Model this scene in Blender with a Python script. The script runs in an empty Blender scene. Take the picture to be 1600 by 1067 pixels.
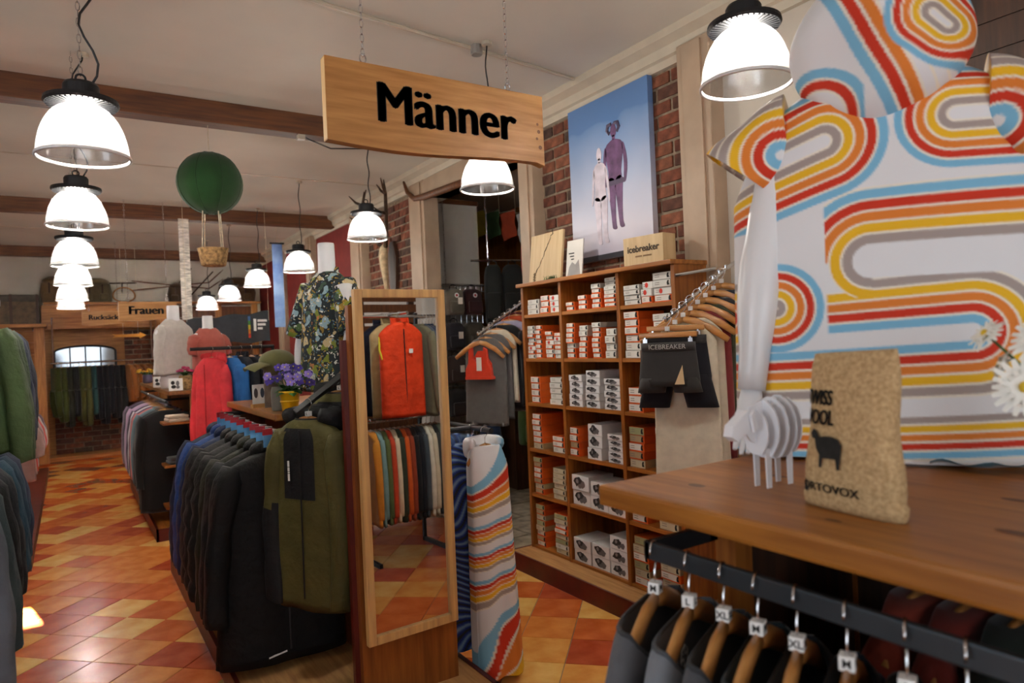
import bpy, bmesh, math, random
import numpy as np
from mathutils import Matrix, Vector, Euler
random.seed(7)
rng = np.random.RandomState(11)
PI = math.pi
SC = bpy.context.scene
COL = SC.collection
# ------------------------------------------------------------------ camera
H = 1.55
yaw, roll, pitch = math.radians(33.0), math.radians(2.5), math.radians(-0.1)
fw = Vector((math.sin(yaw)*math.cos(pitch), math.cos(yaw)*math.cos(pitch), math.sin(pitch)))
r0 = Vector((math.cos(yaw), -math.sin(yaw), 0)); u0 = r0.cross(fw)
rv = math.cos(roll)*r0 - math.sin(roll)*u0
uv = math.sin(roll)*r0 + math.cos(roll)*u0
cd = bpy.data.cameras.new('camera'); cam = bpy.data.objects.new('camera', cd); COL.objects.link(cam)
cam.matrix_world = Matrix(((rv.x, uv.x, -fw.x, 0), (rv.y, uv.y, -fw.y, 0), (rv.z, uv.z, -fw.z, H), (0, 0, 0, 1)))
cd.sensor_width = 36; cd.lens = 24.0; cd.clip_start = .05; cd.clip_end = 100
cd.dof.use_dof = True; cd.dof.focus_distance = 2.9; cd.dof.aperture_fstop = 3.2
SC.camera = cam
# ------------------------------------------------------------------ world, sun, daylight
W = bpy.data.worlds.new('world'); SC.world = W; W.use_nodes = True
bg = W.node_tree.nodes['Background']; bg.inputs[0].default_value = (.75, .87, 1, 1); bg.inputs[1].default_value = 1.6
sd = bpy.data.lights.new('sun_offscreen', 'SUN'); sd.energy = 900; sd.angle = .004; sd.color = (1, .95, .86)
so = bpy.data.objects.new('sun_offscreen', sd); COL.objects.link(so)
so.rotation_euler = Vector((-.2, 1, -.3)).to_track_quat('-Z', 'Y').to_euler()
def area(name, loc, d, sx, sy, e, c):
    l = bpy.data.lights.new(name, 'AREA'); l.shape = 'RECTANGLE'; l.size = sx; l.size_y = sy; l.energy = e; l.color = c
    o = bpy.data.objects.new(name, l); COL.objects.link(o); o.location = loc
    o.rotation_euler = Vector(d).to_track_quat('-Z', 'Z').to_euler(); return o
area('window_left_offscreen', (-4.04, .6, 1.7), (1, 0, 0), 3.6, 1.7, 80, (.86, .93, 1))
area('window_shopfront_offscreen', (-.2, -3.55, 1.5), (0, 1, 0), 4.2, 1.7, 72, (.88, .94, 1))
LAMP_W = 24.0
SC.view_settings.view_transform = 'Standard'; SC.view_settings.look = 'None'
SC.view_settings.gamma = 1; SC.view_settings.use_curve_mapping = False
SC.view_settings.exposure = 0.3
# ------------------------------------------------------------------ materials
MATS = {}
def lin(c):
    return tuple(((v/255)/12.92 if v/255 <= .04045 else ((v/255+.055)/1.055)**2.4) for v in c)
def mat(name, c=(200, 200, 200), rough=.6, metal=0, var=.12, vs=8, bump=0, bs=200, bd=.004, spec=.5, trans=0, emit=0, sheen=0, stretch=None, c2=None, coat=0):
    """procedural principled material; c in sRGB 0-255; noise variation and bump in object space"""
    if name in MATS: return MATS[name]
    m = bpy.data.materials.new(name); m.use_nodes = True; MATS[name] = m
    nt = m.node_tree; N = nt.nodes; L = nt.links; b = N['Principled BSDF']
    l = lin(c); b.inputs['Roughness'].default_value = rough; b.inputs['Metallic'].default_value = metal
    b.inputs['Specular IOR Level'].default_value = spec
    b.inputs['Base Color'].default_value = (*l, 1)
    if sheen: b.inputs['Sheen Weight'].default_value = sheen
    if coat: b.inputs['Coat Weight'].default_value = coat; b.inputs['Coat Roughness'].default_value = .15
    if trans: b.inputs['Transmission Weight'].default_value = trans
    if emit: b.inputs['Emission Color'].default_value = (*l, 1); b.inputs['Emission Strength'].default_value = emit
    if var or bump:
        tc = N.new('ShaderNodeTexCoord'); mp = N.new('ShaderNodeMapping'); L.new(tc.outputs['Object'], mp.inputs[0])
        if stretch: mp.inputs['Scale'].default_value = stretch
    if var:
        n = N.new('ShaderNodeTexNoise'); n.inputs['Scale'].default_value = vs; n.inputs['Detail'].default_value = 5
        L.new(mp.outputs[0], n.inputs['Vector'])
        r = N.new('ShaderNodeValToRGB'); L.new(n.outputs[0], r.inputs[0])
        d = lin(c2) if c2 else tuple(v*(1-var*2) for v in l); e = l if c2 else tuple(min(1, v*(1+var)) for v in l)
        r.color_ramp.elements[0].position = .32; r.color_ramp.elements[0].color = (*d, 1)
        r.color_ramp.elements[1].position = .68; r.color_ramp.elements[1].color = (*e, 1)
        L.new(r.outputs[0], b.inputs['Base Color'])
    if bump:
        n2 = N.new('ShaderNodeTexNoise'); n2.inputs['Scale'].default_value = bs; n2.inputs['Detail'].default_value = 3
        L.new(mp.outputs[0], n2.inputs['Vector'])
        bp = N.new('ShaderNodeBump'); bp.inputs['Strength'].default_value = bump; bp.inputs['Distance'].default_value = bd
        L.new(n2.outputs[0], bp.inputs['Height']); L.new(bp.outputs[0], b.inputs['Normal'])
    return m
def wood(name, c, c2, axis=1, rough=.42, scale=5, coat=0):
    st = [9, 9, 9]; st[axis] = .7
    return mat(name, c, rough, var=.1, vs=scale, c2=c2, bump=.12, bs=14, stretch=tuple(st), coat=coat)
def fabric(c, rough=.85, name=None):
    return mat(name or 'fabric_%d_%d_%d' % tuple(c), c, rough, var=.045, vs=26, bump=.15, bs=240, bd=.0015, sheen=.15, spec=.3)
def shell(c):
    return mat('shell_%d_%d_%d' % tuple(c), c, .72, var=.1, vs=9, bump=.75, bs=22, bd=.014, spec=.28)
def attr_mat(name, attr='print', rough=.75):
    if name in MATS: return MATS[name]
    m = bpy.data.materials.new(name); m.use_nodes = True; MATS[name] = m; N = m.node_tree.nodes; L = m.node_tree.links
    a = N.new('ShaderNodeAttribute'); a.attribute_name = attr; b = N['Principled BSDF']
    L.new(a.outputs['Color'], b.inputs['Base Color']); b.inputs['Roughness'].default_value = rough; b.inputs['Specular IOR Level'].default_value = .3
    n2 = N.new('ShaderNodeTexNoise'); n2.inputs['Scale'].default_value = 300
    bp = N.new('ShaderNodeBump'); bp.inputs['Strength'].default_value = .2; bp.inputs['Distance'].default_value = .002
    L.new(n2.outputs[0], bp.inputs['Height']); L.new(bp.outputs[0], b.inputs['Normal'])
    return m
M_OAK = wood('oak_table', (146, 96, 44), (106, 64, 24), 1, .38, coat=.15)
M_SHELF = wood('shelf_wood', (166, 100, 36), (128, 70, 18), 2, .45)
M_SHELFH = wood('shelf_board_wood', (178, 112, 44), (138, 80, 24), 1, .45)
M_PANEL = wood('panel_wood', (120, 68, 26), (88, 46, 14), 2, .45)
M_PINE = wood('pine', (206, 160, 100), (176, 126, 70), 0, .5)
M_SIGN = wood('sign_wood', (186, 134, 72), (154, 102, 46), 0, .5)
M_SIGNEND = wood('sign_end_grain', (232, 196, 140), (214, 172, 112), 2, .55)
M_FRAME = wood('mirror_frame_wood', (220, 176, 112), (190, 146, 92), 2, .45)
M_BEAM = wood('beam_wood', (112, 66, 30), (74, 40, 16), 0, .6)
M_HUT = wood('hut_wood', (186, 124, 58), (142, 86, 34), 0, .5)
M_HUTV = wood('hut_post_wood', (192, 130, 62), (150, 92, 38), 2, .5)
M_PLY = wood('plywood', (196, 130, 56), (166, 102, 36), 2, .5)
M_DARKW = wood('dark_wood', (70, 40, 20), (44, 24, 10), 2, .55)
M_HANGER = wood('hanger_wood', (196, 140, 78), (166, 108, 52), 0, .35, coat=.3)
M_BOARD = wood('birch_board', (222, 196, 152), (206, 176, 130), 2, .55)
M_RED = mat('plinth_red', (92, 24, 16), .4, var=.15)
M_PLASTER = mat('ceiling_plaster', (220, 216, 204), .9, var=.04, vs=1.3, bump=.15, bs=30)
M_WALLW = mat('wall_white', (200, 190, 176), .9, var=.05, vs=2, bump=.15, bs=40)
M_POST = mat('post_paint', (176, 152, 128), .55, var=.06, vs=5)
M_CROWN = mat('crown_paint', (200, 188, 168), .5, var=.04)
M_MORTAR = mat('mortar', (142, 124, 104), .95, var=.2, vs=30, bump=.6, bs=90)
M_BRICK = [mat('brick_%d' % i, c, .9, var=.2, vs=18, bump=.7, bs=70) for i, c in enumerate([(124, 70, 50), (108, 60, 44), (136, 82, 58), (96, 60, 47), (82, 62, 52)])]
M_TILE = [mat('tile_%d' % i, c, .26, var=.14, vs=7, bump=.08, bs=25, c2=c2, coat=.15) for i, (c, c2) in enumerate([((218, 116, 56), (192, 88, 36)), ((230, 146, 70), (208, 114, 46)), ((240, 192, 112), (222, 158, 76)), ((196, 88, 50), (166, 64, 34)), ((234, 170, 88), (216, 136, 58))])]
M_GROUT = mat('grout', (150, 124, 96), .9, var=.15, vs=20)
M_STONE = mat('stone_paving', (150, 140, 122), .85, var=.25, vs=9, bump=.6, bs=30)
M_BLACK = mat('black_plastic', (22, 22, 24), .4, var=.05)
M_BLACKM = mat('black_metal', (30, 31, 34), .45, metal=.3, var=.05)
M_STEEL = mat('rail_steel', (70, 78, 84), .4, metal=.7, var=.08)
M_CHROME = mat('chrome', (210, 210, 212), .16, metal=1, var=0)
M_WHITE = mat('white_plastic', (236, 236, 234), .4, var=.02)
M_MANN = mat('mannequin_white', (226, 226, 228), .32, var=.02, vs=3)
M_INK = mat('black_ink', (22, 20, 18), .7, var=.05)
M_MIRROR = mat('mirror_glass', (240, 242, 242), .015, metal=1, var=0)
M_PAPER = mat('paper', (236, 232, 224), .8, var=.03)
M_ROPE = mat('rope', (222, 208, 178), .9, var=.15, vs=60)
M_LEAF = mat('leaf', (52, 98, 40), .5, var=.25, vs=20)
# ------------------------------------------------------------------ mesh builder
class MB:
    def __init__(s): s.v = []; s.f = []; s.m = []
    def add(s, vs, fs, mi=0):
        o = len(s.v); s.v.extend([tuple(map(float, p)) for p in vs]); s.f.extend([tuple(i+o for i in f) for f in fs]); s.m.extend([mi]*len(fs)); return s
    def box(s, x0, x1, y0, y1, z0, z1, mi=0, ch=0):
        if ch:
            bm = bmesh.new(); bmesh.ops.create_cube(bm, size=1)
            for v in bm.verts: v.co = Vector(((x0+x1)/2+v.co.x*(x1-x0), (y0+y1)/2+v.co.y*(y1-y0), (z0+z1)/2+v.co.z*(z1-z0)))
            bmesh.ops.bevel(bm, geom=list(bm.edges), offset=ch, segments=2, affect='EDGES', profile=.6)
            bm.verts.index_update(); s.add([v.co for v in bm.verts], [[v.index for v in f.verts] for f in bm.faces], mi); bm.free(); return s
        return s.add([(x0, y0, z0), (x1, y0, z0), (x1, y1, z0), (x0, y1, z0), (x0, y0, z1), (x1, y0, z1), (x1, y1, z1), (x0, y1, z1)],
                     [(0, 3, 2, 1), (4, 5, 6, 7), (0, 1, 5, 4), (1, 2, 6, 5), (2, 3, 7, 6), (3, 0, 4, 7)], mi)
    def obox(s, c, size, R, mi=0):
        R = R.to_3x3() if hasattr(R, 'to_3x3') else R
        i = len(s.v); s.box(-size[0]/2, size[0]/2, -size[1]/2, size[1]/2, -size[2]/2, size[2]/2, mi)
        for k in range(i, len(s.v)): s.v[k] = tuple(R @ Vector(s.v[k]) + Vector(c))
        return s
    def loft(s, rings, cap0=True, cap1=True, mi=0, closed=True):
        n = len(rings[0]); vs = [p for r in rings for p in r]; fs = []
        for i in range(len(rings)-1):
            for j in range(n if closed else n-1):
                k = (j+1) % n; fs.append((i*n+j, i*n+k, (i+1)*n+k, (i+1)*n+j))
        if cap0: fs.append(tuple(range(n-1, -1, -1)))
        if cap1: fs.append(tuple((len(rings)-1)*n+j for j in range(n)))
        return s.add(vs, fs, mi)
    def tube(s, path, rad, n=8, mi=0, flat=1.0, cap=True):
        P = [Vector(p) for p in path]; rad = rad if hasattr(rad, '__len__') else [rad]*len(P); rings = []
        up = Vector((0, 0, 1)); t0 = (P[1]-P[0]).normalized()
        a = t0.cross(up) if abs(t0.z) < .9 else t0.cross(Vector((0, 1, 0))); a.normalize()
        for i, p in enumerate(P):
            t = (P[min(i+1, len(P)-1)]-P[max(i-1, 0)]).normalized()
            a = (a - t*a.dot(t)).normalized(); b = t.cross(a)
            rings.append([tuple(p + a*math.cos(2*PI*j/n)*rad[i] + b*math.sin(2*PI*j/n)*rad[i]*flat) for j in range(n)])
        return s.loft(rings, cap, cap, mi)
    def lathe(s, prof, n=24, c=(0, 0, 0), mi=0, cap0=False, cap1=False):
        return s.loft([[(c[0]+r*math.cos(2*PI*j/n), c[1]+r*math.sin(2*PI*j/n), c[2]+z) for j in range(n)] for r, z in prof], cap0, cap1, mi)
    def prism(s, poly, d0, d1, plane='xz', mi=0):
        n = len(poly); f = {'xz': lambda p, d: (p[0], d, p[1]), 'yz': lambda p, d: (d, p[0], p[1]), 'xy': lambda p, d: (p[0], p[1], d)}[plane]
        vs = [f(p, d0) for p in poly]+[f(p, d1) for p in poly]
        return s.add(vs, [tuple(range(n-1, -1, -1)), tuple(range(n, 2*n))]+[(j, (j+1) % n, n+(j+1) % n, n+j) for j in range(n)], mi)
    def mesh(s, name, mats, smooth=False):
        me = bpy.data.meshes.new(name); me.from_pydata(s.v, [], s.f)
        for m in (mats if isinstance(mats, (list, tuple)) else [mats]): me.materials.append(m)
        me.polygons.foreach_set('material_index', s.m)
        if smooth: me.polygons.foreach_set('use_smooth', [True]*len(s.f))
        me.update()
        bm = bmesh.new(); bm.from_mesh(me); bmesh.ops.recalc_face_normals(bm, faces=bm.faces); bm.to_mesh(me); bm.free()
        return me
    def obj(s, name, mats, parent=None, loc=None, rot=None, smooth=False):
        return link(name, s.mesh(name, mats, smooth), parent, loc, rot)
def link(name, data, parent=None, loc=None, rot=None):
    o = bpy.data.objects.new(name, data); COL.objects.link(o)
    if parent is not None: o.parent = parent
    if loc is not None: o.location = loc
    if rot is not None: o.rotation_euler = rot
    return o
def tag(o, label=None, cat=None, group=None, kind=None):
    for k, v in (('label', label), ('category', cat), ('group', group), ('kind', kind)):
        if v: o[k] = v
    return o
def thing(name, label, cat, loc=(0, 0, 0), rz=0, group=None):
    return tag(link(name, None, None, loc, (0, 0, rz)), label, cat, group)
def struct(name, mb, m, parent=None, smooth=False):
    o = mb.obj(name, m, parent, smooth=smooth)
    if parent is None: o['kind'] = 'structure'
    return o
def sbox(name, *a, m=None, parent=None, ch=0): return struct(name, MB().box(*a, ch=ch), m, parent)
def text(name, body, size, m, parent, loc, rot, ext=.0015, off=0, align='CENTER', sx=1.0, shear=0, bold=0):
    c = bpy.data.curves.new('t', 'FONT'); c.body = body; c.size = size; c.extrude = ext; c.offset = off; c.align_x = align; c.align_y = 'CENTER'; c.resolution_u = 4; c.shear = shear
    t = bpy.data.objects.new('t', c); COL.objects.link(t)
    dg = bpy.context.evaluated_depsgraph_get(); me = bpy.data.meshes.new_from_object(t.evaluated_get(dg))
    bpy.data.objects.remove(t); me.materials.clear(); me.materials.append(m)
    if bold:
        bm = bmesh.new()
        for dx, dy in ((0, 0), (bold, 0), (-bold, 0), (0, bold*.5), (0, -bold*.5), (bold*1.6, 0), (-bold*1.6, 0)):
            n0 = len(bm.verts); bm.from_mesh(me); bm.verts.ensure_lookup_table()
            for v in bm.verts[n0:]: v.co.x += dx; v.co.y += dy
        bm.to_mesh(me); bm.free()
    o = link(name, me, parent, loc, rot); o.scale = (sx, 1, 1); return o
def sph(mb, c, r, n=12, k=8, mi=0, sc=(1, 1, 1)):
    return mb.loft([[(c[0]+r*sc[0]*math.sin(PI*max(.02, min(.98, i/k)))*math.cos(2*PI*j/n), c[1]+r*sc[1]*math.sin(PI*max(.02, min(.98, i/k)))*math.sin(2*PI*j/n), c[2]+r*sc[2]*math.cos(PI*i/k)) for j in range(n)] for i in range(k+1)], True, True, mi)
# ================================================================== the setting
CZ = 3.27; YB = 13.1; YF = -3.5; XL = -4.0; XR = 3.0
floor = sbox('floor', XL, 6.0, YF, YB+.2, -.15, -.005, m=M_GROUT)
TS = .2665; A0, B0 = 3.754, .495
tile_me = []
for m in M_TILE:
    tile_me.append(MB().box(-TS/2+.0025, TS/2-.0025, -TS/2+.0025, TS/2-.0025, -.012, 0).mesh('tile', m))
def hidden(x, y):
    if .70 < x < 1.32 and 2.6 < y < 5.3: return True
    if .70 < x < 1.3 and 6.5 < y < 9.4: return True
    return x < -.45 or x > 2.65 or y > 12.9 or y < 1.2 or (x > 1.25 and y < 1.6)
cells = []
for i in range(-70, 70):
    for j in range(-70, 70):
        a, b = A0+(i+.5)*TS, B0+(j+.5)*TS
        x, y = (a-b)/2**.5, (a+b)/2**.5
        if XL+.1 < x < XR-.02 and YF+.1 < y < YB-.05:
            k = random.choice([0, 0, 1, 1, 2, 3, 4]) if (i+j) % 2 else random.choice([0, 3, 1, 4, 2, 0])
            dep = x*.545+y*.839; lat = (x*.839-y*.545)/max(dep, .1)
            vis = dep > 1.5 and -.78 < lat < .3 and not hidden(x, y)
            cells.append((x*x+y*y if vis else 1e6+x*x+y*y, x, y, k))
cells.sort()
rest = MB()
for n, (d, x, y, k) in enumerate(cells):
    if n < 300:
        link('tile', tile_me[k], floor, (x, y, 0), (0, 0, PI/4))
    else:
        h = TS/2**.5-.0035
        rest.add([(x+h, y, 0), (x, y+h, 0), (x-h, y, 0), (x, y-h, 0), (x+h, y, -.01), (x, y+h, -.01), (x-h, y, -.01), (x, y-h, -.01)], [(0, 1, 2, 3), (0, 4, 5, 1), (1, 5, 6, 2), (2, 6, 7, 3), (3, 7, 4, 0)], k)
rest.obj('tile_field', M_TILE, floor)['kind'] = 'stuff'
ceil = sbox('ceiling', XL, 6.0, YF, YB+.2, CZ, CZ+.2, m=M_PLASTER)
# ceiling boards seams: thin raised battens of the painted panel joints
for y in (1.6, 6.9, 10.7): sbox('ceiling_seam', XL, XR, y, y+.02, CZ-.004, CZ+.01, m=M_CROWN, parent=ceil)
for n, y in enumerate((4.97, 8.72, 12.4)):
    o = sbox('trim_%d' % (n+1), XL, XR, y, y+.15, CZ-.15, CZ+.02, m=M_BEAM, ch=.008)
wl = MB()   # left wall with window openings
wl.box(XL-.2, XL, YF, -1.3, 0, CZ); wl.box(XL-.2, XL, -1.3, 2.5, 0, .8); wl.box(XL-.2, XL, -1.3, 2.5, 2.6, CZ); wl.box(XL-.2, XL, 2.5, YB+.2, 0, CZ)
struct('wall_left', wl, M_WALLW)
win = sbox('window_1', XL-.13, XL-.11, -1.3, 2.5, .8, 2.6, m=mat('window_glass', (235, 240, 245), .05, trans=1, var=0))
for y in (-1.3, -.37, .57, 1.5, 2.44): sbox('window_frame', XL-.16, XL-.06, y, y+.06, .8, 2.6, m=M_CROWN, parent=win)
for z in (.8, 1.95, 2.54): sbox('window_frame', XL-.16, XL-.06, -1.3, 2.5, z, z+.06, m=M_CROWN, parent=win)
wf = MB()   # front wall: shopfront opening, plus unseen slits made to shape the sun patch
wf.box(XL, -2.3, YF-.2, YF, 0, CZ); wf.box(-2.3, 1.9, YF-.2, YF, 0, .6); wf.box(-2.3, 1.40, YF-.2, YF, 2.4, CZ); wf.box(1.53, 1.9, YF-.2, YF, 2.4, CZ)
wf.box(1.9, 3.2, YF-.2, YF, 0, CZ); wf.box(1.40, 1.53, YF-.2, YF, 2.4, 2.425); wf.box(1.40, 1.53, YF-.2, YF, 2.44, 2.455); wf.box(1.40, 1.53, YF-.2, YF, 2.475, 2.53); wf.box(1.40, 1.53, YF-.2, YF, 2.69, CZ)
struct('wall_front', wf, M_WALLW)
sun_block = sbox('window_sun_block', -2.3, 1.9, YF-.14, YF-.12, .6, 2.4, m=mat('opaque_sun_block', (200, 205, 210), .8, var=.02))  # opaque sheet added in the shopfront opening to keep the sun out
for x in (-2.3, -.9, .5, 1.84): sbox('window_frame', x, x+.06, YF-.12, YF-.04, .6, 2.4, m=M_CROWN, parent=sun_block)
sbox('wall_back', XL, 6, YB, YB+.2, 0, CZ, m=M_WALLW)
# right wall
OPN0, OPN1 = 4.30, 6.0
wr = MB()
wr.box(XR+.012, XR+.2, YF, 2.44, 0, CZ, 1); wr.box(XR+.012, XR+.2, 2.44, 4.2, 0, CZ, 0); wr.box(XR+.012, XR+.1, 6.05, 7.75, 0, CZ, 0)
wr.box(XR+.0, XR+.2, 7.75, YB, 0, CZ, 2); wr.box(XR+.05, XR+.2, OPN0-.1, 6.2, 2.98, CZ, 1)
wallR = struct('wall_right', wr, [M_MORTAR, M_WALLW, mat('red_wall', (120, 30, 24), .8, var=.08)])
bs = {}
def bricks(parent, X, y0, y1, z0, z1, L=.235, hgt=.066, joint=.017, n0=0):
    z = z0; row = n0
    while z + hgt < z1+.02:
        y = y0 - (0 if row % 2 else L*.5); pat = row % 3
        while y < y1:
            ln = L if (int((y-y0)*40)+pat) % 3 else L*.5
            a, b = max(y, y0), min(y+ln, y1); 
            if b-a > .03:
                q = (round(b-a, 2), random.randrange(5))
                if q not in bs: bs[q] = MB().box(-.012, .03, -q[0]/2, q[0]/2, -hgt/2, hgt/2, ch=.004).mesh('brick', M_BRICK[q[1]])
                link('brick', bs[q], parent, (X+random.uniform(0, .006), (a+b)/2, z+hgt/2), (random.uniform(-.01, .01), 0, 0))
            y += ln+joint
        z += hgt+joint; row += 1
bricks(wallR, XR+.012, 2.68, 4.11, 1.86, 3.14)
bricks(wallR, XR+.012, 6.34, 7.63, 1.75, 3.12)
def post(n, y0, y1, d=.09, b=.2):
    mb = MB().box(XR-d, XR+b, y0, y1, 0, CZ-.12, ch=.008)
    o = struct('trim_%d' % n, mb, M_POST)
    sbox('post_fillet', XR-d-.015, XR-d+.01, y0+.05, y1-.05, .1, CZ-.14, m=M_POST, parent=o)
post(4, 2.44, 2.67); post(5, 4.11, 4.30); post(6, 6.0, 6.34, .06, .10); post(7, 7.63, 8.0); post(8, 9.6, 9.85); post(9, 11.2, 11.5)
cr = MB(); prof = [(XR+.01, CZ-.17), (XR-.02, CZ-.17), (XR-.03, CZ-.13), (XR-.05, CZ-.12), (XR-.06, CZ-.07), (XR-.11, CZ-.04), (XR-.12, CZ+.01), (XR+.01, CZ+.01)]
cr.loft([[(p[0], YF, p[1]) for p in prof], [(p[0], YB, p[1]) for p in prof]]); struct('trim_10', cr, M_CROWN)
# header over the opening to the side room
sbox('trim_11', XR-.06, XR+.2, OPN0, OPN1, 2.98, 3.14, m=M_POST)
# side room behind the opening
sbox('wall_side_room', 4.95, 5.1, 2.6, 9.2, 0, CZ, m=M_PLY)
sbox('wall_side_room_end', XR+.2, 5.0, 8.6, 8.75, 0, CZ, m=M_PLY)
sbox('wall_side_room_near', XR+.2, 5.0, 2.6, 2.75, 0, CZ, m=M_WALLW)
sf = sbox('floor_side_room', 2.62, 5.0, 4.0, 8.6, -.1, .002, m=mat('stone_joint', (120, 112, 98), .95, var=.2))
ny = 0
yy = 4.02
while yy < 7.6:
    wd = random.uniform(.3, .5); xx = 2.64
    while xx < 4.8:
        ln = random.uniform(.35, .7); g = .008
        p = [(xx+g+random.uniform(0, .03), yy+g), (xx+ln-g, yy+g+random.uniform(0, .03)), (xx+ln-g-random.uniform(0, .03), yy+wd-g), (xx+g, yy+wd-g-random.uniform(0, .03))]
        MB().prism(p, -.02, .006+random.uniform(0, .005), 'xy').obj('stone_slab', M_STONE, sf); xx += ln
    yy += wd
# skirting dirt strip along far wall: rear alcove
alc = MB().box(-.35, 1.5, 13.0, 13.1, 0, 2.4)
wallalc = struct('wall_alcove', alc, M_HUT)
bk = MB(); bk.box(-.22, 1.2, 12.985, 13.01, .05, .85, 5)
z = .06; row = 0
while z < .8:
    x = -.22 - (.12 if row % 2 else 0)
    while x < 1.2:
        a, b = max(x, -.22), min(x+.235, 1.2)
        if b-a > .04: bk.box(a, b, 12.97, 13.0, z, z+.068, random.randrange(5))
        x += .249
    z += .082; row += 1
o = bk.obj('brick_field', M_BRICK+[M_MORTAR], wallalc); o['kind'] = 'stuff'
bk2 = MB(); bk2.box(.78, 1.25, 12.985, 13.01, 1.35, 2.0, 5)
for r in range(8):
    x = .78-(.12 if r % 2 else 0)
    while x < 1.25:
        a, b = max(x, .78), min(x+.235, 1.25)
        if b-a > .04: bk2.box(a, b, 12.97, 13.0, 1.36+r*.08, 1.426+r*.08, random.randrange(5))
        x += .249
bk2.obj('brick_field', M_BRICK+[M_MORTAR], wallalc)['kind'] = 'stuff'
sbox('trim_12', -.33, 1.32, 12.66, 12.72, 2.03, 2.40, m=M_HUT)
sbox('trim_13', 1.22, 1.34, 12.6, 12.75, 0, 2.4, m=M_HUTV)
sbox('trim_14', -.3, 1.25, 12.55, 12.98, 0, .06, m=M_HUT)
# ceiling conduit
cb = thing('conduit', 'thin white electrical conduit running along the ceiling to the crown moulding', 'conduit', (0, 0, 0))
MB().tube([(-.2, 3.15, CZ-.014), (2.05, 3.42, CZ-.014), (2.86, 3.52, CZ-.014)], .012, 6).obj('pipe', M_CROWN, cb)
MB().lathe([(.035, 0), (.035, -.05), (.03, -.055)], 12, (2.05, 3.40, CZ-.002), cap1=True).obj('junction_box', mat('grey_box', (150, 146, 140), .5), cb)
# ================================================================== pendant lamps
def dome_mat():
    m = bpy.data.materials.new('prismatic_acrylic'); m.use_nodes = True; N = m.node_tree.nodes; L = m.node_tree.links
    N.remove(N['Principled BSDF']); out = N['Material Output']
    t = N.new('ShaderNodeBsdfTranslucent'); t.inputs[0].default_value = (.2, .2, .2, 1)
    p = N.new('ShaderNodeBsdfTransparent'); g = N.new('ShaderNodeBsdfGlossy'); g.inputs['Roughness'].default_value = .15; g.inputs[0].default_value = (.9, .9, .9, 1)
    a = N.new('ShaderNodeMixShader'); b = N.new('ShaderNodeMixShader'); a.inputs[0].default_value = .62; b.inputs[0].default_value = .12
    L.new(t.outputs[0], a.inputs[1]); L.new(p.outputs[0], a.inputs[2]); L.new(a.outputs[0], b.inputs[1]); L.new(g.outputs[0], b.inputs[2]); L.new(b.outputs[0], out.inputs[0])
    return m
M_DOME = dome_mat()
M_LED = mat('led_panel', (255, 250, 240), .5, var=0, emit=22)
def link_ring(mb, c, a, r=.009, ln=.03, w=.0016):
    pts = []
    for k in range(9):
        t = 2*PI*k/8; x = r*.75*math.cos(t); z = (ln*.62)*math.sin(t)
        pts.append((c[0]+x*math.cos(a), c[1]+x*math.sin(a), c[2]+z))
    mb.tube(pts, w, 4, cap=False)
def chain_mb(x, y, z0, z1, ln=.03):
    mb = MB(); n = max(2, int((z1-z0)/ln))
    for k in range(n): link_ring(mb, (x, y, z0+(k+.5)*(z1-z0)/n), (k % 2)*PI/2, ln=(z1-z0)/n)
    return mb
prof = []
for k in range(15):
    t = k/14; prof.append((.05+.10*math.sin(t*PI/2), .185*(math.cos(t*PI/2)**1.12)))
rings = []
for r, z in prof: rings.append([((r+(.0012 if j % 2 else -.0012))*math.cos(2*PI*j/96), (r+(.0012 if j % 2 else -.0012))*math.sin(2*PI*j/96), z) for j in range(96)])
ME_DOME = MB().loft(rings, False, False).mesh('reflector', M_DOME, True)
ME_RIM = MB().lathe([(.149, .004), (.157, .002), (.158, -.006), (.150, -.008), (.149, .004)], 48).mesh('rim', M_WHITE, True)
cap = MB().lathe([(.03, .183), (.118, .19), (.124, .198), (.122, .210), (.075, .218), (.06, .222), (.06, .262), (.054, .272), (.02, .274)], 40, cap1=True)
for k in range(40):
    a = 2*PI*k/40; cap.obox((.095*math.cos(a), .095*math.sin(a), .194), (.04, .005, .016), Matrix.Rotation(a, 3, 'Z'))
ME_CAP = cap.mesh('heat_sink', M_BLACKM, False)
ME_LED = MB().lathe([(.001, .1815), (.048, .1815)], 24).mesh('led', M_LED)
hk = MB().tube([(.016*math.cos(t)*1, 0, .292+.016*math.sin(t)) for t in np.linspace(0, 2*PI, 13)], .004, 6, cap=False); hk.box(-.006, .006, -.006, .006, .27, .28)
ME_HOOK = hk.mesh('hook', M_BLACKM)
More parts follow.
